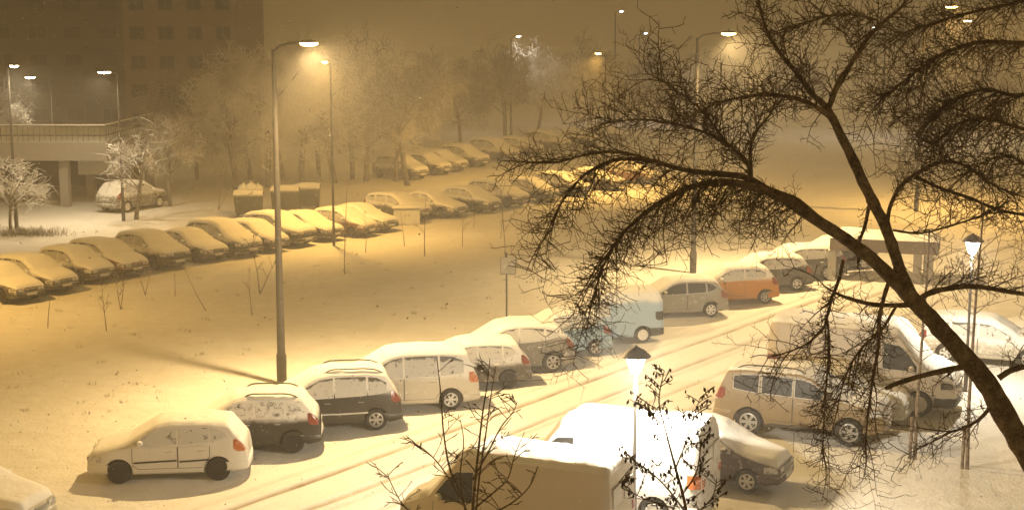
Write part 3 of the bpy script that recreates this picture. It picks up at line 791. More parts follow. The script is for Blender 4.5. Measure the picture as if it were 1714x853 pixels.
for k, (px, py, s) in enumerate(((408, 331, .36), (421, 327, .42), (432, 333, .34))):
    bgm = MB(); bgm.lathe([(.001, 0), (s * .8, .03), (s, s * .5), (s * .75, s * .95), (s * .25, s * 1.2), (s * .12, s * 1.3), (s * .22, s * 1.45), (.001, s * 1.4)], 12)
    bo = bgm.build('rubbish_bag', M['plate']); q = P(px, py, G(417, 362).y); bo.location = (q.x, q.y, 1.53)
    tag(bo, 'pale tied rubbish bag lying on the lid of the bag-heaped waste container', 'rubbish bag', 'rubbish bags on the container lid')

def sign_post():
    c = G(848, 541); root = empty('sign_post', c, 0); tag(root, 'small square sign on a thin dark post alone on the snowy lawn', 'sign')
    p = MB(); p.tube([(0, 0, -.05), (0, 0, 2.75)], .035, 8); p.build('post', M['lamp_metal'], root)
    b = MB(); b.box((.06, -.05, 2.25), (.56, .03, .62), bev=.01); so = b.build('sign_board', snowy('sign_paint', (.28, .27, .24), amt=.3), root)
    f = MB(); f.box((.06, -.032, 2.25), (.60, .02, .66)); f.build('sign_frame', M['trim'], so)
sign_post()
tall_lamp(G(559, 410), 9.3, R(110), P_TALL * .85, SODIUM, M['lens_sodium'], 'thin-poled street lamp rising between the noses of two snowy parked cars', SG, .9, .065, .04)
LC = G(562, 399) + (L2 - L1)
tall_lamp(LC, 9.3, R(110), P_TALL * 1.25, SODIUM, M['lens_sodium'], 'thin-poled street lamp added to brighten the far rows, behind the tips of the drooping twigs', SG, .9, .065, .04)  # added lamp, spaced like the row, to brighten the dim far cars
LB = G(562, 399) + (L1 - L2)
tall_lamp(LB, 9.6, R(-40), P_TALL * .75, SODIUM, M['lens_sodium'], 'tall thin street lamp of the second row standing outside the picture', SG, .9, .065, .04)

def shelter():
    c = G(1545, 476); root = empty('entrance_canopy', c, R(-18)); tag(root, 'small flat-roofed canopy on square posts with snow on top behind the tree fork', 'shelter')
    for x, y in ((-.28, 0), (.22, -.06), (-4.0, .1), (-4.0, 2.1), (.1, 2.1)):
        p = MB(); p.box((x, y, .68), (.36, .36, 1.4), bev=.02); p.build('post', M['concrete'], root)
    r = MB(); r.box((-1.75, 1.05, 1.68), (4.7, 2.7, .60), bev=.04); r.build('roof_slab', snowy('canopy_wood', (.13, .09, .055), amt=.25, rough=.7), root)
    s = MB(); rws = []
    for i in range(25):
        x = -4.1 + 4.7 * i / 24
        rws.append([(x, -.3 + 2.7 * k / 10, 1.96 + .16 * min(1, k / .9, (10 - k) / .9, i / 1.5, (24 - i) / 1.5) * (1 + .5 * mnoise.noise((x, k * .3, 0)))) for k in range(11)])
    s.grid(rws, 0, flip=True); s.build('snow_cover', M['snow'], root)
shelter()

# ------------------------------------------------------------------ vehicles as parked
G1 = 'cars parked nose-in along the lawn side of the road'
S = M['snow']
white = paint('white', (.62, .60, .56), amt=.25); cream = paint('cream', (.50, .46, .38), z0=1.02, amt=.3)
blackp = paint('black', (.018, .018, .02), z0=1.12, amt=.16, top=.9); black2 = paint('black_lower', (.016, .016, .018), z0=.93, amt=.16, top=.92)
darkgrey = paint('dark_grey', (.055, .053, .05), z0=1.12, amt=.25); grey = paint('grey', (.16, .15, .135), z0=1.2, amt=.3)
greige = paint('greige', (.22, .21, .18), z0=1.6, amt=.3); orange = paint('orange', (.43, .17, .015), z0=1.04, amt=.12, top=.9)
blue = paint('light_blue', (.21, .32, .43), z0=1.25, amt=.22); bluev = paint('light_blue_van', (.32, .44, .58), z0=1.5, amt=.22)
gold = paint('gold', (.23, .165, .085), amt=.02, up=(.6, 1.0)); vanbeige = paint('van_beige', (.58, .52, .43), amt=.06)
vanwhite = paint('van_white', (.55, .54, .52), amt=.5); maroon = paint('maroon', (.055, .028, .024), amt=.3); redp = paint('red', (.45, .03, .02), z0=1.1, amt=.2)
halfsnow = paint('half_snowed', (.05, .043, .035), z0=.80, amt=.32, top=.95); pale_half = paint('pale_half_snowed', (.4, .37, .3), z0=.75, amt=.4, top=.95)
gc, gk = M['glass_clean'], M['glass_slid']
vehicle('parked_car', 'hatchback', 'pale snow-covered car cut off at the lower corner of the lawn', 'car', G1, -12, ('rc', -190, 868), pale_half, dict(snow=.09, allsnow=1), glass=gk)
vehicle('parked_car', 'hatchback', 'white hatchback with a dark rubbing strip, parked before the black railed car', 'car', G1, 186, ('rw', 366, 803), white, dict(strip=1, wheel='cover', snow=.045), rim=M['tyre'], glass=M['glass_faint'], tail=M['amber'])
vehicle('parked_car', 'hatchback', 'black car with roof rails and snow-streaked windows, parked behind the white hatchback', 'car', G1, 187, ('rw', 491, 757), black2, dict(rails=1, wheel='cover'), scale=1.02, rim=M['tyre'])
vehicle('parked_car', 'people_carrier', 'black people carrier with a pale side line, bright six-spoke wheels and roof rails', 'car', G1, 191, ('rw', 630, 719), blackp, dict(rails=1, line=1), rim=M['rim'], glass=gk)
vehicle('parked_minivan', 'minivan', 'long cream minivan with snowy windows beside the black people carrier', 'minivan', G1, 190, ('rw', 755, 685), cream, dict(wheel='six'), glass=gk, tail=M['amber'])
vehicle('parked_car', 'hatchback', 'snow-plastered dark hatchback between the cream minivan and the grey crossover', 'car', G1, 191, ('rw', 852, 649), halfsnow, dict(), glass=gk, rim=M['tyre'])
vehicle('parked_car', 'crossover', 'grey crossover with bright wheels and a snowy tail, next to the light blue car', 'car', G1, 192, ('rw', 926, 622), grey, dict(), rim=M['rim'], glass=gk)
vehicle('parked_car', 'small_hatch', 'small light blue car parked in front of the light blue van', 'car', G1, 192, ('rw', 998, 595), blue, dict(), rim=M['rim'], glass=gk)
vehicle('parked_van', 'small_van', 'light blue box-backed van behind the drooping bare twigs', 'van', G1, 191, ('rw', 1076, 573), bluev, dict(wheel='cover'), bumper=M['trim'], tail=M['trim'], glass=gk)
vehicle('parked_car', 'hatchback', 'greyish beige hatchback between the light blue van and the orange car', 'car', G1, 191, ('rw', 1190, 530), greige, dict(), glass=gc)
vehicle('parked_car', 'small_hatch', 'bright orange hatchback half coated in snow beside the lamp pole', 'car', G1, 190, ('rw', 1281, 508), orange, dict(), rim=M['rim'], glass=gk, scale=1.03)
vehicle('parked_car', 'hatchback', 'dark grey hatchback parked just beyond the orange car', 'car', G1, 190, ('rw', 1334, 486), darkgrey, dict(), scale=1.02, glass=gk)
vehicle('parked_car', 'estate_car', 'dark estate car with a snowy roof, last before the flat-roofed canopy', 'car', G1, 193, ('rw', 1385, 467), darkgrey, dict(), scale=1.0, glass=gk)
vehicle('parked_car', 'hatchback', 'dark car mostly hidden behind the tree limb, between the dark estate and the canopy', 'car', G1, 192, ('rw', 1446, 450), darkgrey, dict(), glass=gk)

G2 = 'vehicles parked across the road under the bare tree'
vehicle('panel_van', 'panel_van', 'beige panel van with its snowy white roof before the glaring low lamp', 'van', G2, 157, ('roof', 1015, 790), vanbeige, dict(snow=.10, wheel='cover'), glass=gc)
vehicle('panel_van', 'panel_van', 'white panel van glaring under the low lamp, its tail beside the dark maroon car', 'van', G2, 158, ('roof', 1172, 728), vanwhite, dict(snow=.12, wheel='cover'), tail=M['amber'], glass=gc)
vehicle('parked_car', 'hatchback', 'dark maroon car with a snowy bonnet poking out behind the white van', 'car', G2, -26, ('fc', 1316, 816), maroon, dict(snow=.08))
vehicle('off_road_car', 'off_roader', 'gold off-road car with roof rails and six-spoke wheels, facing the bare tree trunk', 'car', G2, -23.5, ('rw', 1252, 727), gold, dict(rails=1, step=1, snow=.045), rim=M['rim'], glass=M['glass_clean'])
vehicle('parked_car', 'small_hatch', 'pale snowy car showing only its nose between the gold off-road car and the beige van', 'car', G2, -24, ('fc', 1520, 708), pale_half, dict(snow=.08), glass=gk)
vehicle('panel_van', 'panel_van', 'tall beige van with its nose coloured dark as in shadow, parked behind the gold off-road car', 'van', G2, -24, ('roof', 1290, 534), paint('van_tan', (.42, .36, .28), amt=.06), dict(snow=.10, wheel='cover'), scale=1.13, bumper=M['trim'], clear=M['trim'], glass=gc)  # black bumper and headlights stand in for shadow on the nose
vehicle('parked_car', 'estate_car', 'car buried under bright white snow below the glaring lamp by the tree trunk', 'car', G2, -22, ('at', 16.3, 48.2), pale_half, dict(snow=.13, allsnow=1), glass=gk)
vehicle('parked_car', 'hatchback', 'red car at the very edge of the picture beyond the bright snow-buried car', 'car', G2, 165, ('at', 19.6, 50.0), redp, dict(snow=.09), glass=gk)

G3 = 'snow-covered cars parked in the second row'
row2 = [
 ('saloon_car', 53, 506, 'snow-buried saloon cut off by the edge, first of the long second row', 0),
 ('estate_car', 112, 491, 'second car of the snowy second row, with dark gaps above its side windows', 0),
 ('hatchback', 175, 474, 'third car of the snowy second row, low nose with an exposed headlight', 0),
 ('estate_car', 230, 463, 'fourth car of the snowy second row, brownish and hung with snow', 1),
 ('crossover', 301, 450, 'fifth car of the second row, taller with a dark bared nose', 2),
 ('saloon_car', 366, 438, 'sixth car of the second row, long smooth white bonnet', 0),
 ('people_carrier', 424, 430, 'high rounded people carrier of the second row just before the lamp pole', 2),
 ('hatchback', 470, 421, 'snowy car in the second row half hidden by the tall lamp pole', 0),
 ('crossover', 516, 412, 'dark-nosed car of the second row right after the tall lamp pole', 2),
 ('saloon_car', 563, 403, 'bright snowy saloon of the second row behind the thin bare post', 0),
 ('hatchback', 622, 396, 'second car beyond the thin bare post in the second row', 1),
 ('saloon_car', 655, 388, 'snowy saloon standing right before the pale utility cabinet', 2),
 ('estate_car', 712, 368, 'snowy car parked just behind the pale utility cabinet', 0),
 ('saloon_car', 772, 365, 'first car after the cabinet in the second row, long white bonnet', 0),
 ('hatchback', 830, 356, 'second car after the cabinet in the second row, snow hiding its windows', 2),
 ('people_carrier', 878, 347, 'third car after the cabinet, tall, its nose touching the drooping twigs', 0),
 ('hatchback', 930, 338, 'fourth car after the cabinet, seen through the twig ends', 2),
 ('estate_car', 985, 328, 'fifth car after the cabinet, behind the arching branch', 0),
 ('saloon_car', 1040, 318, 'sixth car after the cabinet, behind the thick of the drooping twigs', 0),
 ('hatchback', 1098, 308, 'seventh and last car after the cabinet, brown and hidden by the branch', 1),
]
brownhalf = paint('brown_half_snowed', (.16, .07, .03), z0=.86, amt=.3, top=.92); darkhalf = paint('dark_half_snowed', (.03, .03, .03), z0=.80, amt=.3, top=.95)
tones = [halfsnow, brownhalf, darkhalf]
for i, (k, px, py, lab, tn) in enumerate(row2):
    vehicle('parked_car', k, lab, 'car', G3, -35 + rnd.uniform(-4, 3), ('fc', px, py), tones[tn], dict(snow=.06, allsnow=1, wheel='cover'), glass=gk, bumper=darkhalf, clear=M['clear'], scale=rnd.uniform(.97, 1.02), rim=M['tyre'])
G4 = 'snow-covered cars parked in the farthest row'
row3 = [
 ('people_carrier', 708, 301, 'first car of the farthest row, standing against the frosted tree trunks', 0),
 ('hatchback', 748, 293, 'low second car of the farthest row, wedged beside the frosted trunks', 2),
 ('estate_car', 776, 287, 'third car of the farthest row, smooth rounded snow hump', 0),
 ('people_carrier', 812, 280, 'fourth car of the farthest row, tall with a bright roof edge', 0),
 ('minivan', 862, 270, 'fifth and bulkiest car of the farthest row, dim and dark', 2),
 ('estate_car', 905, 261, 'brownish sixth car of the farthest row at the tips of the twigs', 1),
 ('people_carrier', 950, 252, 'seventh car of the farthest row with a brightly lit snow roof', 0),
 ('hatchback', 1000, 245, 'eighth car of the farthest row behind the raised twigs', 2),
 ('estate_car', 1050, 238, 'ninth car of the farthest row, veiled by the branches', 0),
]
for k, px, py, lab, tn in row3:
    vehicle('parked_car', k, lab, 'car', G4, -38 + rnd.uniform(-4, 4), ('fc', px, py), tones[tn], dict(snow=.12, allsnow=1, wheel='cover'), glass=gk, bumper=darkhalf, scale=1.04, rim=M['tyre'])
vehicle('parked_car', 'hatchback', 'lone snowy hatchback parked before the concrete deck, tail towards the lane', 'car', None, 62, ('rc', 178, 356), paint('lone_grey', (.14, .13, .11), z0=.85, amt=.4, top=.9), dict(snow=.10), scale=1.18, glass=gk, rglass=M['glass_caked'])

# ------------------------------------------------------------------ trees
def bark_mat(name, col, up=.0, amt=.12):
    if up: return snowy(name, col, amt=amt, rough=.85, spec=.15, up=up, scale=16)
    m = bpy.data.materials.new(name); t, b = nodes(m); co = N(t, 'ShaderNodeTexCoord').outputs['Object']
    a = noise(t, 9, 5, .7, co); c = noise(t, 45, 4, .7, co); f = ramp(t, math_node(t, 'ADD', math_node(t, 'MULTIPLY', a, .55), math_node(t, 'MULTIPLY', c, .45)), .36, .64)
    t.links.new(mixc(t, f, tuple(x * .35 for x in col), tuple(x * 1.7 for x in col)), b.inputs['Base Color'])
    b.inputs['Roughness'].default_value = .9; b.inputs['Specular IOR Level'].default_value = .15
    bump(t, b, f, .9, .02); return m
M['bark'] = bark_mat('dark_bark', (.25, .195, .15)); M['twig'] = plain('twig_bark', (.13, .092, .066), .8, .3, 20)
M['bark_frost'] = bark_mat('snowy_bark', (.07, .055, .04), (.1, .7), .4)
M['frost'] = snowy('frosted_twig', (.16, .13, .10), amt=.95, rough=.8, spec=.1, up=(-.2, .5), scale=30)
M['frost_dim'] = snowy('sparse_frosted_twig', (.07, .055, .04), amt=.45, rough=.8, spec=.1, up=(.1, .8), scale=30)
M['leaf'] = plain('withered_leaf', (.035, .018, .016), .8, .4, 30)

def rv(r, s=1.0): return Vector((r.uniform(-s, s), r.uniform(-s, s), r.uniform(-s, s)))
def twig_path(r, p, d, ln, n, droop, wig):
    pts = [p.copy()]; d = d.normalized(); st = ln / n
    for _ in range(n):
        d = (d + rv(r, wig) + Vector((0, 0, -droop))).normalized(); p = p + d * st; pts.append(p.copy())
    return pts
def smooth_poly(pts, k=5):
    out = []
    for i in range(len(pts) - 1):
        p0, p1, p2, p3 = pts[max(i - 1, 0)], pts[i], pts[i + 1], pts[min(i + 2, len(pts) - 1)]
        for j in range(k):
            t = j / k
            out.append(.5 * ((2 * p1) + (p2 - p0) * t + (2 * p0 - 5 * p1 + 4 * p2 - p3) * t * t + (3 * p1 - p0 - 3 * p2 + p3) * t ** 3))
    out.append(pts[-1]); return out

# the big bare tree, its limbs measured from the photograph at 14 m
TY, TS = 14.0, 14.0 / FPX
tree = empty('bare_tree', (0, 0, 0)); 
def limb_pts(lst, dy=None):
    pts, rad = [], []
    for i, q in enumerate(lst):
        y = TY + (q[3] if len(q) > 3 else 0); pts.append(P(q[0], q[1], y)); rad.append(q[2] * TS * .5 * (.72 if q[2] > 13 else .86))
    sp_ = smooth_poly(pts, 5); k = 5; rr = []
    for i in range(len(pts) - 1):
        for j in range(k): rr.append(rad[i] + (rad[i + 1] - rad[i]) * j / k)
    rr.append(rad[-1]); return sp_, rr
trunk_px = [(1790, 880, 66, .5), (1735, 785, 60, .3), (1690, 708, 54, .2), (1650, 640, 50, .1), (1600, 580, 45), (1555, 530, 40), (1520, 490, 38), (1500, 430, 27), (1480, 375, 26), (1450, 315, 26), (1425, 262, 24), (1402, 215, 20), (1382, 178, 18)]
base = Vector((6.9, 14.9, -.1))
tp, tr_ = limb_pts(trunk_px)
low = smooth_poly([base, Vector((6.75, 14.85, 2.5)), Vector((6.3, 14.75, 4.8)), tp[0]], 6)[:-1]
lr = [.28 - .14 * i / len(low) for i in range(len(low))]
tree.location = base; bpy.context.view_layer.update()
def bark_tube(mb, pts, rad, n=10):
    pts = [p - base + Vector((mnoise.noise(p * 6), 0, mnoise.noise(p * 6 + Vector((9, 0, 0))))) * r * .18 for p, r in zip(pts, rad)]
    mb.tube(pts, [r * (1 + .16 * mnoise.noise((i * 1.3, r * 50, 0))) for i, r in enumerate(rad)], n)
tm = MB(); bark_tube(tm, low + tp, lr + tr_, 14); tm.build('trunk', M['bark'], tree)
tag(tree, 'big bare tree with a forked leaning trunk and drooping twigs, close before the parked cars', 'tree')
LIMBS = [
 # name, polyline (px, py, width, dy), twigs per 100 px, twig length px, (dir x, dir up), droop, level-2 count
 ('archA', [(1528, 505, 34), (1490, 462, 33), (1450, 426, 31), (1405, 393, 29), (1350, 358, 26), (1300, 326, 23), (1255, 311, 20), (1210, 305, 18), (1165, 310, 14), (1120, 330, 11, -.1), (1075, 360, 8, -.2), (1035, 400, 6, -.2), (1008, 450, 4, -.2), (990, 510, 2.5, -.2)], 12, 95, (-.55, -.8), .10, 7),
 ('archB', [(1380, 376, 20, .15), (1335, 338, 18, .2), (1290, 318, 15, .2), (1245, 296, 13, .2), (1190, 290, 11, .2), (1140, 283, 9, .2), (1085, 268, 8, .2), (1030, 268, 7, .2), (985, 288, 5, .2), (945, 330, 4, .2), (922, 385, 2.5, .2)], 10, 85, (-.6, -.6), .09, 7),
 ('archC', [(1140, 283, 7, .2), (1090, 268, 6), (1040, 255, 5.5), (985, 258, 4.5), (930, 272, 3.5), (885, 272, 2)], 9, 75, (-.85, .1), .03, 6),
 ('midA', [(1255, 310, 11, .3), (1252, 275, 9, .3), (1222, 245, 8, .3), (1180, 222, 6, .3), (1130, 208, 5, .3), (1075, 200, 3.5, .3), (1020, 205, 2, .3)], 12, 80, (-.5, .35), .0, 7),
 ('midB', [(1258, 300, 8, .1), (1256, 260, 7, .1), (1262, 225, 6), (1290, 190, 4), (1300, 160, 2.5)], 10, 70, (.1, .6), .0, 6),
 ('midC', [(1215, 240, 5, .4), (1180, 190, 4, .5), (1130, 150, 3, .5), (1080, 120, 2, .5)], 10, 70, (-.4, .4), .0, 6),
 ('upR', [(1386, 182, 14), (1400, 148, 12), (1428, 102, 10), (1450, 68, 8), (1475, 40, 6), (1510, 12, 5), (1540, -30, 3)], 10, 70, (.2, .6), .0, 6),
 ('upL', [(1384, 180, 13), (1360, 158, 12), (1338, 128, 10), (1310, 95, 8), (1285, 55, 6), (1270, 10, 5), (1260, -40, 3)], 10, 75, (-.5, .5), .0, 6),
 ('upL2', [(1390, 196, 12, -.1), (1360, 176, 10, -.1), (1320, 162, 8, -.1), (1265, 160, 6, -.2), (1205, 172, 4, -.2), (1140, 200, 2.5, -.2)], 11, 80, (-.6, .2), .02, 6),
 ('rightC', [(1484, 380, 9), (1490, 345, 8), (1508, 312, 8), (1542, 286, 7.5), (1585, 270, 7), (1625, 282, 5.5), (1665, 310, 4.5), (1714, 330, 3)], 10, 75, (.3, .1), .04, 6),
 ('rightC2', [(1532, 296, 7, .1), (1575, 315, 6, .1), (1625, 332, 6, .1), (1675, 352, 6, .1), (1730, 362, 6, .1)], 8, 70, (.2, -.5), .06, 6),
 ('rightC3', [(1495, 385, 5), (1540, 390, 4.5), (1590, 378, 4), (1640, 362, 4), (1680, 345, 3)], 8, 60, (.3, .4), .02, 5),
 ('rightD', [(1538, 500, 15), (1556, 490, 13), (1580, 484, 12), (1608, 479, 11), (1645, 480, 10), (1690, 488, 9), (1740, 496, 8)], 9, 75, (.2, .55), .02, 6),
 ('spurE', [(1530, 510, 12), (1490, 511, 9), (1450, 507, 8), (1415, 497, 7), (1385, 482, 4), (1372, 470, 2)], 4, 45, (-.4, -.2), .05, 5),
 ('dropE', [(1412, 435, 8, .1), (1404, 468, 7, .1), (1392, 500, 6.5, .1), (1384, 530, 6, .1), (1376, 552, 5.5, .1), (1350, 575, 4, .1), (1320, 588, 3, .1), (1285, 598, 2, .1)], 12, 70, (-.6, -.5), .09, 6),
 ('dropE2', [(1384, 530, 5, .1), (1388, 575, 4.5, .1), (1384, 630, 4, .1), (1380, 690, 3, .1), (1376, 760, 2, .1)], 11, 75, (-.1, -.8), .10, 6),
 ('dropF', [(1490, 464, 9, -.1), (1474, 520, 8, -.2), (1470, 580, 7, -.2), (1460, 640, 6, -.2), (1452, 700, 4, -.2), (1448, 760, 2.5, -.2)], 12, 75, (-.2, -.8), .09, 6),
 ('dropG', [(1500, 512, 7, .1), (1475, 552, 6, .2), (1440, 585, 5, .2), (1415, 630, 4, .2), (1400, 690, 2.5, .2)], 12, 70, (-.3, -.7), .09, 6),
 ('hangH', [(1458, 330, 8, .2), (1447, 380, 7, .2), (1437, 410, 6, .2), (1436, 450, 3, .2)], 6, 50, (0, -.8), .08, 5),
 ('lowF', [(1625, 612, 16), (1590, 618, 13), (1545, 628, 11), (1505, 640, 10), (1482, 650, 8)], 5, 55, (-.2, -.4), .07, 6),
 ('lowG', [(1672, 632, 16), (1695, 618, 13), (1725, 612, 11), (1770, 610, 9)], 7, 75, (-.1, .5), .0, 6),
 ('lowH', [(1668, 668, 10, -.1), (1640, 700, 7, -.2), (1600, 720, 5, -.2), (1570, 720, 2.5, -.2)], 9, 75, (-.4, -.3), .02, 6),
 ('crownJ', [(1760, 66, 10, .5), (1714, 72, 9, .5), (1655, 70, 8, .5), (1610, 78, 7, .5), (1560, 100, 6, .5), (1520, 130, 4, .5), (1480, 165, 2.5, .5)], 14, 90, (-.5, -.35), .05, 8),
 ('crownK', [(1760, 150, 9, .3), (1700, 160, 8, .3), (1650, 150, 7, .3), (1600, 165, 5, .3), (1555, 200, 3, .3)], 15, 85, (-.5, -.3), .05, 8),
 ('crownL', [(1760, 230, 8, .1), (1710, 215, 7, .1), (1660, 200, 6, .1), (1610, 205, 4.5, .1), (1570, 235, 2.5, .1)], 15, 80, (-.4, -.3), .05, 8),
 ('crownM', [(1770, -20, 9, .7), (1700, 5, 8, .7), (1630, 20, 6, .7), (1560, 40, 5, .7), (1500, 60, 3, .7)], 12, 85, (-.5, -.2), .03, 8),
 ('crownN', [(1470, 35, 5), (1430, 25, 4), (1380, 28, 3), (1330, 45, 2)], 12, 70, (-.4, -.1), .03, 7),
 ('crownO', [(1770, 260, 7, -.1), (1725, 275, 6, -.1), (1690, 262, 5, -.1), (1655, 268, 3.5, -.1), (1620, 290, 2, -.1)], 11, 70, (-.4, -.3), .05, 7),
]
rt = random.Random(11)
PXM = TS
def add_twig(mb, r, p, d, ln, lvl, droop, rad, kids):
    n = 7 if lvl == 0 else 5
    pts = twig_path(r, p, d, ln, n, droop, .16 if lvl == 0 else .22)
    if lvl >= 1:   # tip curves up and ends in a bud
        rr = [rad, rad * .9, rad * .8, rad * .7, rad * .95, rad * .35][:len(pts)]
    else:
        rr = [rad * (1 - .6 * i / n) for i in range(n + 1)]
    mb.tube([q - base for q in pts], rr, 4 if lvl == 0 else 3, caps=False)
    if lvl >= 2: return
    for k in range(kids):
        i = min(n - 1, int((k + .6 + r.random() * .6) / kids * n)); u = r.random()
        q = pts[i].lerp(pts[i + 1], u); dd = (pts[i + 1] - pts[i]).normalized()
        side = dd.cross(Vector((r.uniform(-.5, .5), 1, r.uniform(-.5, .5)))).normalized() * (1 if k % 2 else -1)
        nd = dd * .55 + side * .8 + rv(r, .35) + Vector((0, 0, .10))
        add_twig(mb, r, q, nd, ln * r.uniform(.22, .48), lvl + 1, -.03 if lvl == 0 else -.08, rad * .68, r.choice((1, 2, 3)) if lvl == 0 else 0)
for nm, poly, dens, tl, dr, droop, kids in LIMBS:
    lm = MB(); pts, rad = limb_pts(poly); bark_tube(lm, pts, rad, 8)
    lo = lm.build('limb', M['bark'], tree)
    tw = MB(); length = sum((pts[i + 1] - pts[i]).length for i in range(len(pts) - 1)); cnt = int(length / (100 * TS) * dens * (1.05 if nm.startswith('drop') else (1.75 if nm[:2] in ('mi', 'up', 'cr') else 1.4)))
    start = .30 if nm == 'archA' else .08
    for k in range(cnt):
        u = start + (1 - start) * (k + rt.random()) / cnt; fi = u * (len(pts) - 1); i = min(len(pts) - 2, int(fi)); p = pts[i].lerp(pts[i + 1], fi - i)
        tang = (pts[i + 1] - pts[i]).normalized()
        d = Vector((dr[0], 0, dr[1])) * 1.0 + tang * .55 + Vector((rt.gauss(0, .45), rt.gauss(0, .55), rt.gauss(0, .45)))
        if nm.startswith('up') or nm.startswith('mid'): d += Vector((rt.choice((-1, 1)) * .5, 0, rt.choice((-1, 1)) * .5))
        ln = tl * TS * rt.uniform(.55, 1.35) * (.75 + .5 * u)
        add_twig(tw, rt, p, d, ln, 0, droop, rt.choice((.0040, .0046, .0054, .0064, .0082)), kids)
    to = tw.build('twigs', M['twig'], lo, None)

# frosted trees far behind, and bare saplings on the lawn
def grow(mbt, mbc, r, p, d, ln, rad, lvl, maxl, spread, droop, nk):
    pts = twig_path(r, p, d, ln, 5, droop * lvl, .10 + .05 * lvl)
    rad = max(rad, .022)
    rr = [rad * (1 - .45 * i / 5) for i in range(6)]
    (mbt if lvl < 2 else mbc).tube(pts, rr, 7 if lvl == 0 else (5 if lvl == 1 else 3), caps=lvl < 2)
    if lvl >= maxl: return
    k = nk[lvl]
    for j in range(k):
        u = .35 + .65 * (j + r.random()) / k if lvl else .40 + .6 * (j + r.random()) / k
        fi = min(4.999, u * 5); i = int(fi); q = pts[i].lerp(pts[i + 1], fi - i)
        dd = (pts[i + 1] - pts[i]).normalized(); o = dd.orthogonal().normalized()
        o.rotate(Matrix.Rotation(r.uniform(0, 6.283), 3, dd)); nd = dd * (1 - spread) + o * spread + Vector((0, 0, .15))
        grow(mbt, mbc, r, q, nd, ln * r.uniform(.42, .68), rad * (1 - .45 * u) * .55, lvl + 1, maxl, spread, droop, nk)
TREEC = {}
def tree_mesh(seed, h, maxl, spread, droop, nk, r0, thick=1.0):
    key = (seed, h, maxl)
    if key not in TREEC:
        a, b = MB(), MB(); r = random.Random(seed)
        grow(a, b, r, Vector((0, 0, -.1)), Vector((r.uniform(-.06, .06), 0, 1)), h * .62, r0, 0, maxl, spread, droop, nk)
        TREEC[key] = (a.mesh('trunk', [M['bark_frost']]), b.mesh('crown', [M['frost']]))
    return TREEC[key]
def far_tree(px, py, h, seed, label, group, mat='frost', name='frosted_tree', spread=.62, nk=(11, 8, 7, 5), maxl=4, rz=0.0, r0=.17):
    me = tree_mesh(seed, 8.0, maxl, spread, .02, nk, r0)
    root = empty(name, G(px, py), rz); root.scale = (h / 8.0,) * 3; tag(root, label, 'tree', group)
    for nm, m_, mm in (('trunk', me[0], M['bark_frost']), ('crown', me[1], M[mat])):
        o = link(nm, m_, root); o.material_slots[0].link = 'OBJECT'; o.material_slots[0].material = mm
FGp = 'frosted trees behind the parked rows'
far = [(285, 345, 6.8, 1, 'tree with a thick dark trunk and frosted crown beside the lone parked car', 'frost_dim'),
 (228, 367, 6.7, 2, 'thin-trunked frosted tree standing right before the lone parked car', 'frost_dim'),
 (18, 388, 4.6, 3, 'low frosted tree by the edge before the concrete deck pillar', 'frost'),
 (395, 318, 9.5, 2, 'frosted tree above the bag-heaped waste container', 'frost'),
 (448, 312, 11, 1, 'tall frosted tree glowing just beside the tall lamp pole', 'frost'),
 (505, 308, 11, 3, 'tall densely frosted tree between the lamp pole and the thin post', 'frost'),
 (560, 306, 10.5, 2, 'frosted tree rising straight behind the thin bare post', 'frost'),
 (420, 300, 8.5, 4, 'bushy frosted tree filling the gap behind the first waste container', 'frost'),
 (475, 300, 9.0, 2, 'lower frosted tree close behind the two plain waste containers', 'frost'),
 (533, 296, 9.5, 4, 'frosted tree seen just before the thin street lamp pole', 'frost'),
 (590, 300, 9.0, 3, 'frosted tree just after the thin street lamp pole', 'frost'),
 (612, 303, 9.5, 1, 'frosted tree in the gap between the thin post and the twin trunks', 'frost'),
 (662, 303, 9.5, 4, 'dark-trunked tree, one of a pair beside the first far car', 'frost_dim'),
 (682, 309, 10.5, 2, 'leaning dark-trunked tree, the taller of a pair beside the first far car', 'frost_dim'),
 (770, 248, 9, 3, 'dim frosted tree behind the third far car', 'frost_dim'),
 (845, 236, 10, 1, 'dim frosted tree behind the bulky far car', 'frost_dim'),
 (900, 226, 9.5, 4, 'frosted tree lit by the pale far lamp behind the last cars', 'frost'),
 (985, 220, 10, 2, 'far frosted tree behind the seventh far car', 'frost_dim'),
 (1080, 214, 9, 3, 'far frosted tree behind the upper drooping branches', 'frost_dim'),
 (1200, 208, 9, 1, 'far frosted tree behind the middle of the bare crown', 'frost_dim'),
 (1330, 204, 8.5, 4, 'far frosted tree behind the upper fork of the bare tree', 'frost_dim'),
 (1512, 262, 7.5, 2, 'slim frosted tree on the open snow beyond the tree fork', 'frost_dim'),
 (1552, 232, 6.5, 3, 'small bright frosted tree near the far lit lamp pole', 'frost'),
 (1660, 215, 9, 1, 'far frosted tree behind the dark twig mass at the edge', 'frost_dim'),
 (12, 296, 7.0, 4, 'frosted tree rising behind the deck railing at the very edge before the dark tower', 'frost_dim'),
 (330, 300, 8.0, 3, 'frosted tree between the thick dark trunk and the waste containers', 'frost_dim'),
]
for i, (px, py, h, sd, lab, mt) in enumerate(far): far_tree(px, py, h, sd, lab, FGp, mt, rz=rnd.uniform(0, 6.28), maxl=3 if px in (228, 285, 28, 18) else 4)

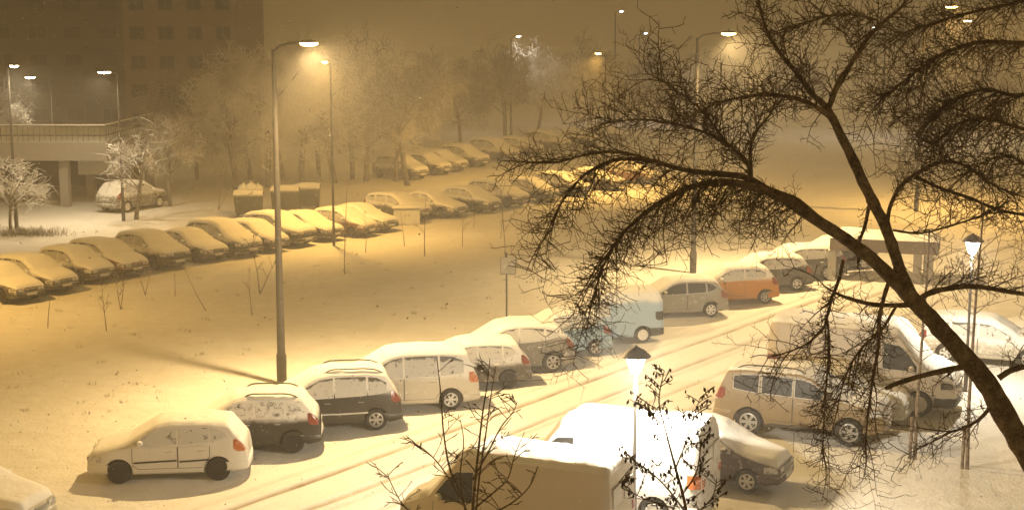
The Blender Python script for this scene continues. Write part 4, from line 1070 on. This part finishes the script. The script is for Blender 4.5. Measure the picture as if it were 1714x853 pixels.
SGp = 'bare saplings on the snowy lawn'
def sapling(px, py, h, lean, nb, label, r0=.022, forks=1, name='young_sapling_tree', spread=.5):
    root = empty(name, G(px, py)); tag(root, label, 'sapling', SGp)
    r = random.Random(px * 7 + py); a = MB(); b = MB()
    for f in range(forks):
        d = Vector((lean + (f - (forks - 1) / 2) * .45, r.uniform(-.15, .15), 1)); pts = twig_path(r, Vector((0, 0, -.05)), d, h, 6, 0, .05)
        a.tube(pts, [r0 * (1 - .7 * i / 6) for i in range(7)], 6)
        for k in range(nb):
            i = r.randint(2, 5); q = pts[i].lerp(pts[i + 1], r.random()); dd = (pts[i + 1] - pts[i]).normalized()
            sd = Vector((r.choice((-1, 1)) * spread, r.uniform(-.5, .5), .5)); tpts = twig_path(r, q, dd * .4 + sd, h * r.uniform(.15, .38), 4, -.02, .15)
            b.tube(tpts, [r0 * .4, r0 * .35, r0 * .3, r0 * .25, r0 * .2], 3, caps=False)
            for _ in range(2):
                q2 = tpts[r.randint(1, 3)]; t3 = twig_path(r, q2, sd + rv(r, .7), h * r.uniform(.06, .14), 3, 0, .2); b.tube(t3, [r0 * .28, r0 * .25, r0 * .2, r0 * .15], 3, caps=False)
    a.build('trunk', M['bark'], root)
    if nb: b.build('crown', M['twig'], root)
saps = [
 (80, 547, 1.5, .03, 0, 'single bare stick in the snow below the first second-row car', 1), (178, 552, 2.0, -.05, 7, 'small sapling with side twigs, lowest on the lawn by the second row', 1),
 (202, 516, 1.5, 0, 9, 'bushy little sapling close to the noses of the second row', 2), (243, 492, 1.3, .02, 1, 'pair of short sticks below the fourth second-row car', 2),
 (293, 494, 1.2, 0, 0, 'short stick standing below the tall dark-nosed second-row car', 1), (345, 518, 2.0, -.55, 0, 'sapling leaning strongly over the snow', 1),
 (422, 527, 2.0, -.08, 2, 'thin sapling standing left alone before the V-shaped one', 1), (435, 490, 2.2, .18, 6, 'V-shaped forked sapling next to the tall lamp pole', 2),
 (577, 457, 4.4, -.03, 0, 'tall thin bare sapling on the lawn below the thin post', 1), (612, 422, 1.6, 0, 2, 'slight sapling right below the bright snowy saloon', 1),
 (677, 411, 2.0, 0, 0, 'thin stick in the snow straight below the utility cabinet', 1), (711, 427, 3.2, -.05, 1, 'tall thin sapling below the utility cabinet, leaning slightly', 1),
 (774, 412, 2.0, 0, 8, 'little twiggy sapling with a spread crown on the open lawn', 1), (846, 430, 3.6, 0, 3, 'tall thin sapling directly above the square sign', 1),
 (793, 380, 1.3, .05, 1, 'short stick by the car noses between two lawn saplings', 1), (838, 398, 1.5, .12, 1, 'short leaning stick beside the sapling above the sign', 1),
 (365, 350, 2.8, .35, 7, 'leaning twiggy sapling beside the bag-heaped waste container', 2),
]
for px, py, h, le, nb, lab, fk in saps: sapling(px, py, h, le, nb, lab, forks=fk, r0=.03 if h > 2 else .022)
for px, py, h, lab in ((1531, 766, 6.2, 'slim young tree with a thick stake before the beige van nose'), (1619, 782, 7.0, 'slim young tree standing beside the big leaning trunk')):
    root = empty('young_tree', G(px, py)); tag(root, lab, 'tree', 'young trees beside the big bare tree'); r = random.Random(px); a, b = MB(), MB()
    pts = twig_path(r, Vector((0, 0, -.1)), Vector((-.01, 0, 1)), h, 8, 0, .02); a.tube(pts, [.055 * (1 - .6 * i / 8) for i in range(9)], 8); a.build('trunk', M['bark'], root)
    for k in range(26):
        i = r.randint(2, 7); q = pts[i].lerp(pts[i + 1], r.random()); tpts = twig_path(r, q, Vector((r.choice((-1, 1)), r.uniform(-1, 1), .6)), r.uniform(.5, 1.2), 5, .0, .15)
        b.tube(tpts, [.012, .011, .009, .008, .007, .005], 4, caps=False)
        for _ in range(3):
            t3 = twig_path(r, tpts[r.randint(1, 4)], rv(r, 1) + Vector((0, 0, .4)), r.uniform(.15, .4), 3, 0, .2); b.tube(t3, [.006, .005, .005, .003], 3, caps=False)
    b.build('crown', M['twig'], root)
    s = MB(); s.tube([(-.12, .05, -.1), (-.1, .05, 1.1)], .045, 7); s.build('stake', M['bark'], root)

# young trees whose tops rise close below the camera
def px_tree(name, label, Y, stems, base_px, twd, pods=None, seed=1, tlen=.28):
    b0 = P(base_px[0], base_px[1], Y); b0.z = 0
    root = empty(name, b0); tag(root, label, 'tree'); r = random.Random(seed); a, b, c = MB(), MB(), MB()
    lowp = P(base_px[0], base_px[1], Y)
    a.tube([q - b0 for q in smooth_poly([Vector((b0.x, Y, -.1)), Vector((b0.x + .05, Y, lowp.z * .5)), lowp], 4)], [.06 - .003 * i for i in range(9)], 8)
    for st in stems:
        pts = smooth_poly([P(x, y, Y + dy) for x, y, w, dy in st], 4); rr = []
        for i in range(len(st) - 1):
            for j in range(4): rr.append((st[i][2] + (st[i + 1][2] - st[i][2]) * j / 4) * Y / FPX * .33)
        rr.append(st[-1][2] * Y / FPX * .33)
        a.tube([q - b0 for q in pts], rr, 6)
        for k in range(int(len(pts) * twd)):
            i = r.randint(2, len(pts) - 2); d = (pts[i + 1] - pts[i]).normalized() if pts[i + 1].z > pts[i].z else (pts[i] - pts[i + 1]).normalized()
            q = pts[i].lerp(pts[i + 1], r.random()); sd = Vector((r.choice((-1, 1)) * .8, r.uniform(-.8, .8), .35))
            tp_ = twig_path(r, q, d * .4 + sd, tlen * r.uniform(.4, 1.2), 4, .02, .2); b.tube([z - b0 for z in tp_], [.005, .0045, .004, .006, .002], 4, caps=False)
            for _ in range(2):
                t3 = twig_path(r, tp_[r.randint(1, 3)], sd + rv(r, .9), tlen * r.uniform(.15, .4), 3, 0, .25); b.tube([z - b0 for z in t3], [.004, .0035, .0055, .001], 3, caps=False)
            if pods:
                for z in tp_[1:]:
                    if r.random() < pods:
                        L_ = r.uniform(.03, .06); dd = (Vector((r.uniform(-.5, .5), r.uniform(-.5, .5), -1 if r.random() < .6 else .6))).normalized(); o = dd.orthogonal().normalized() * L_ * .32; w = dd.cross(o)
                        z = z - b0; m_ = z + dd * L_ * .55
                        c.add([z, m_ + o, m_ + w * .8, m_ - o, m_ - w * .8, z + dd * L_ * 1.1], [(0, 1, 2), (0, 2, 3), (0, 3, 4), (0, 4, 1), (5, 2, 1), (5, 3, 2), (5, 4, 3), (5, 1, 4)], 0, True)
    a.build('trunk', M['bark'], root); b.build('crown', M['twig'], root)
    if pods: c.build('leaves', M['leaf'], root, None)
px_tree('bare_young_tree', 'bare many-stemmed young tree top before the beige van and the road', 14.5, [
  [(790, 900, 9, 0), (792, 840, 8, 0), (800, 760, 6, 0), (808, 690, 4.5, 0), (816, 640, 3, 0), (820, 600, 2, 0)],
  [(795, 880, 6, .1), (802, 800, 5, .1), (814, 720, 4, .1), (822, 660, 3, .1), (830, 612, 2, .1)],
  [(786, 870, 7, -.1), (768, 820, 6, -.1), (752, 780, 5.5, -.1), (742, 720, 4.5, -.1), (738, 660, 3.5, -.1), (731, 598, 2, -.1)],
  [(768, 830, 5, .1), (745, 790, 4, .1), (722, 762, 3.5, .1), (698, 744, 2.5, .1), (690, 752, 1.5, .1)],
  [(792, 800, 5, .2), (815, 760, 4.5, .2), (838, 715, 4, .2), (858, 690, 3, .2), (866, 672, 1.5, .2)],
  [(794, 850, 6, -.2), (830, 820, 5, -.2), (850, 800, 4, -.2), (862, 760, 3, -.2), (878, 722, 2, -.2)],
  [(795, 870, 6, 0), (850, 845, 5, 0), (885, 815, 4, 0), (900, 780, 3, 0)],
  [(780, 860, 5, .2), (770, 800, 4, .2), (776, 740, 3, .2), (770, 700, 2, .2)],
  [(784, 890, 6, .3), (720, 868, 5, .3), (680, 850, 4, .3), (658, 815, 3, .3), (648, 790, 2, .3)],
 ], (790, 930), .65, seed=3, tlen=.30)
px_tree('leafed_young_tree', 'young tree top with dark withered leaves before the glaring white van side', 12.5, [
  [(1155, 900, 9, 0), (1146, 840, 8, 0), (1130, 780, 7, 0), (1114, 720, 5, 0), (1103, 670, 4, 0), (1112, 620, 2, 0)],
  [(1150, 860, 6, .1), (1120, 820, 5, .1), (1090, 790, 4, .1), (1062, 770, 3, .1), (1045, 752, 2, .1)],
  [(1130, 785, 5, -.1), (1148, 740, 4, -.1), (1160, 700, 3, -.1), (1172, 665, 2, -.1)],
  [(1140, 830, 5, .1), (1165, 790, 4, .1), (1172, 740, 3, .1), (1158, 690, 2, .1)],
  [(1130, 850, 5, -.1), (1095, 840, 4, -.1), (1060, 825, 3, -.1), (1035, 805, 2, -.1)],
  [(1112, 715, 4, .1), (1090, 690, 3, .1), (1082, 670, 2, .1)],
  [(1150, 870, 5, .2), (1190, 835, 4, .2), (1200, 800, 3, .2)],
 ], (1156, 930), 1.2, pods=.6, seed=5, tlen=.20)

# tufts of dead grass poking through the snow on the lawn
tf = MB(); rg = random.Random(21)
for _ in range(170):
    px, py = rg.uniform(0, 1100), rg.uniform(425, 770)
    q = G(px, py)
    if py > 640 - (px - 400) * .33 and px > 100: continue
    if py < 510 - px * .2: continue
    for k in range(rg.randint(3, 9)):
        o = q + Vector((rg.uniform(-.15, .15), rg.uniform(-.15, .15), -.03)); tf.tube([o, o + Vector((rg.uniform(-.06, .06), rg.uniform(-.06, .06), rg.uniform(.05, .13)))], [.008, .002], 3, caps=False)
tag(tf.build('grass_tufts', plain('dead_grass', (.12, .09, .05), .9), None, None), 'tufts of dead grass poking through the lawn snow', None, None, 'stuff')

# snowflakes in the air
fl = MB(); rf = random.Random(5)
for _ in range(7000):
    d = rf.uniform(9, 75); p = P(rf.uniform(-40, 1754), rf.uniform(-20, 873), d)
    if p.z < .3: continue
    k = rf.uniform(.006, .011) * (1 + d / 60)
    a, b_, c = rv(rf).normalized() * k, rv(rf).normalized() * k, rv(rf).normalized() * k
    fl.add([p + a, p + b_, p + c, p - a], [(0, 1, 2), (0, 2, 3), (0, 3, 1), (1, 3, 2)])
tag(fl.build('falling_snow', M['snow'], None, None), 'loose snowflakes drifting down through the lamplight', None, None, 'stuff')

# low clipped bush in the snow by the lane
bu = empty('low_bush', G(40, 393)); tag(bu, 'low dark dead bush on the lane snow under the thin-poled pale lamp', 'bush')
bm_ = MB(); rb_ = random.Random(9)
for _ in range(520):
    p = Vector((rb_.gauss(0, 1.1), rb_.gauss(0, .35), -.03)); tp2 = twig_path(rb_, p, Vector((rb_.uniform(-.5, .5), rb_.uniform(-.5, .5), 1)), rb_.uniform(.25, .6), 4, .03, .25)
    bm_.tube(tp2, [.012, .011, .01, .009, .006], 3, caps=False)
bm_.build('crown', M['frost_dim'], bu)
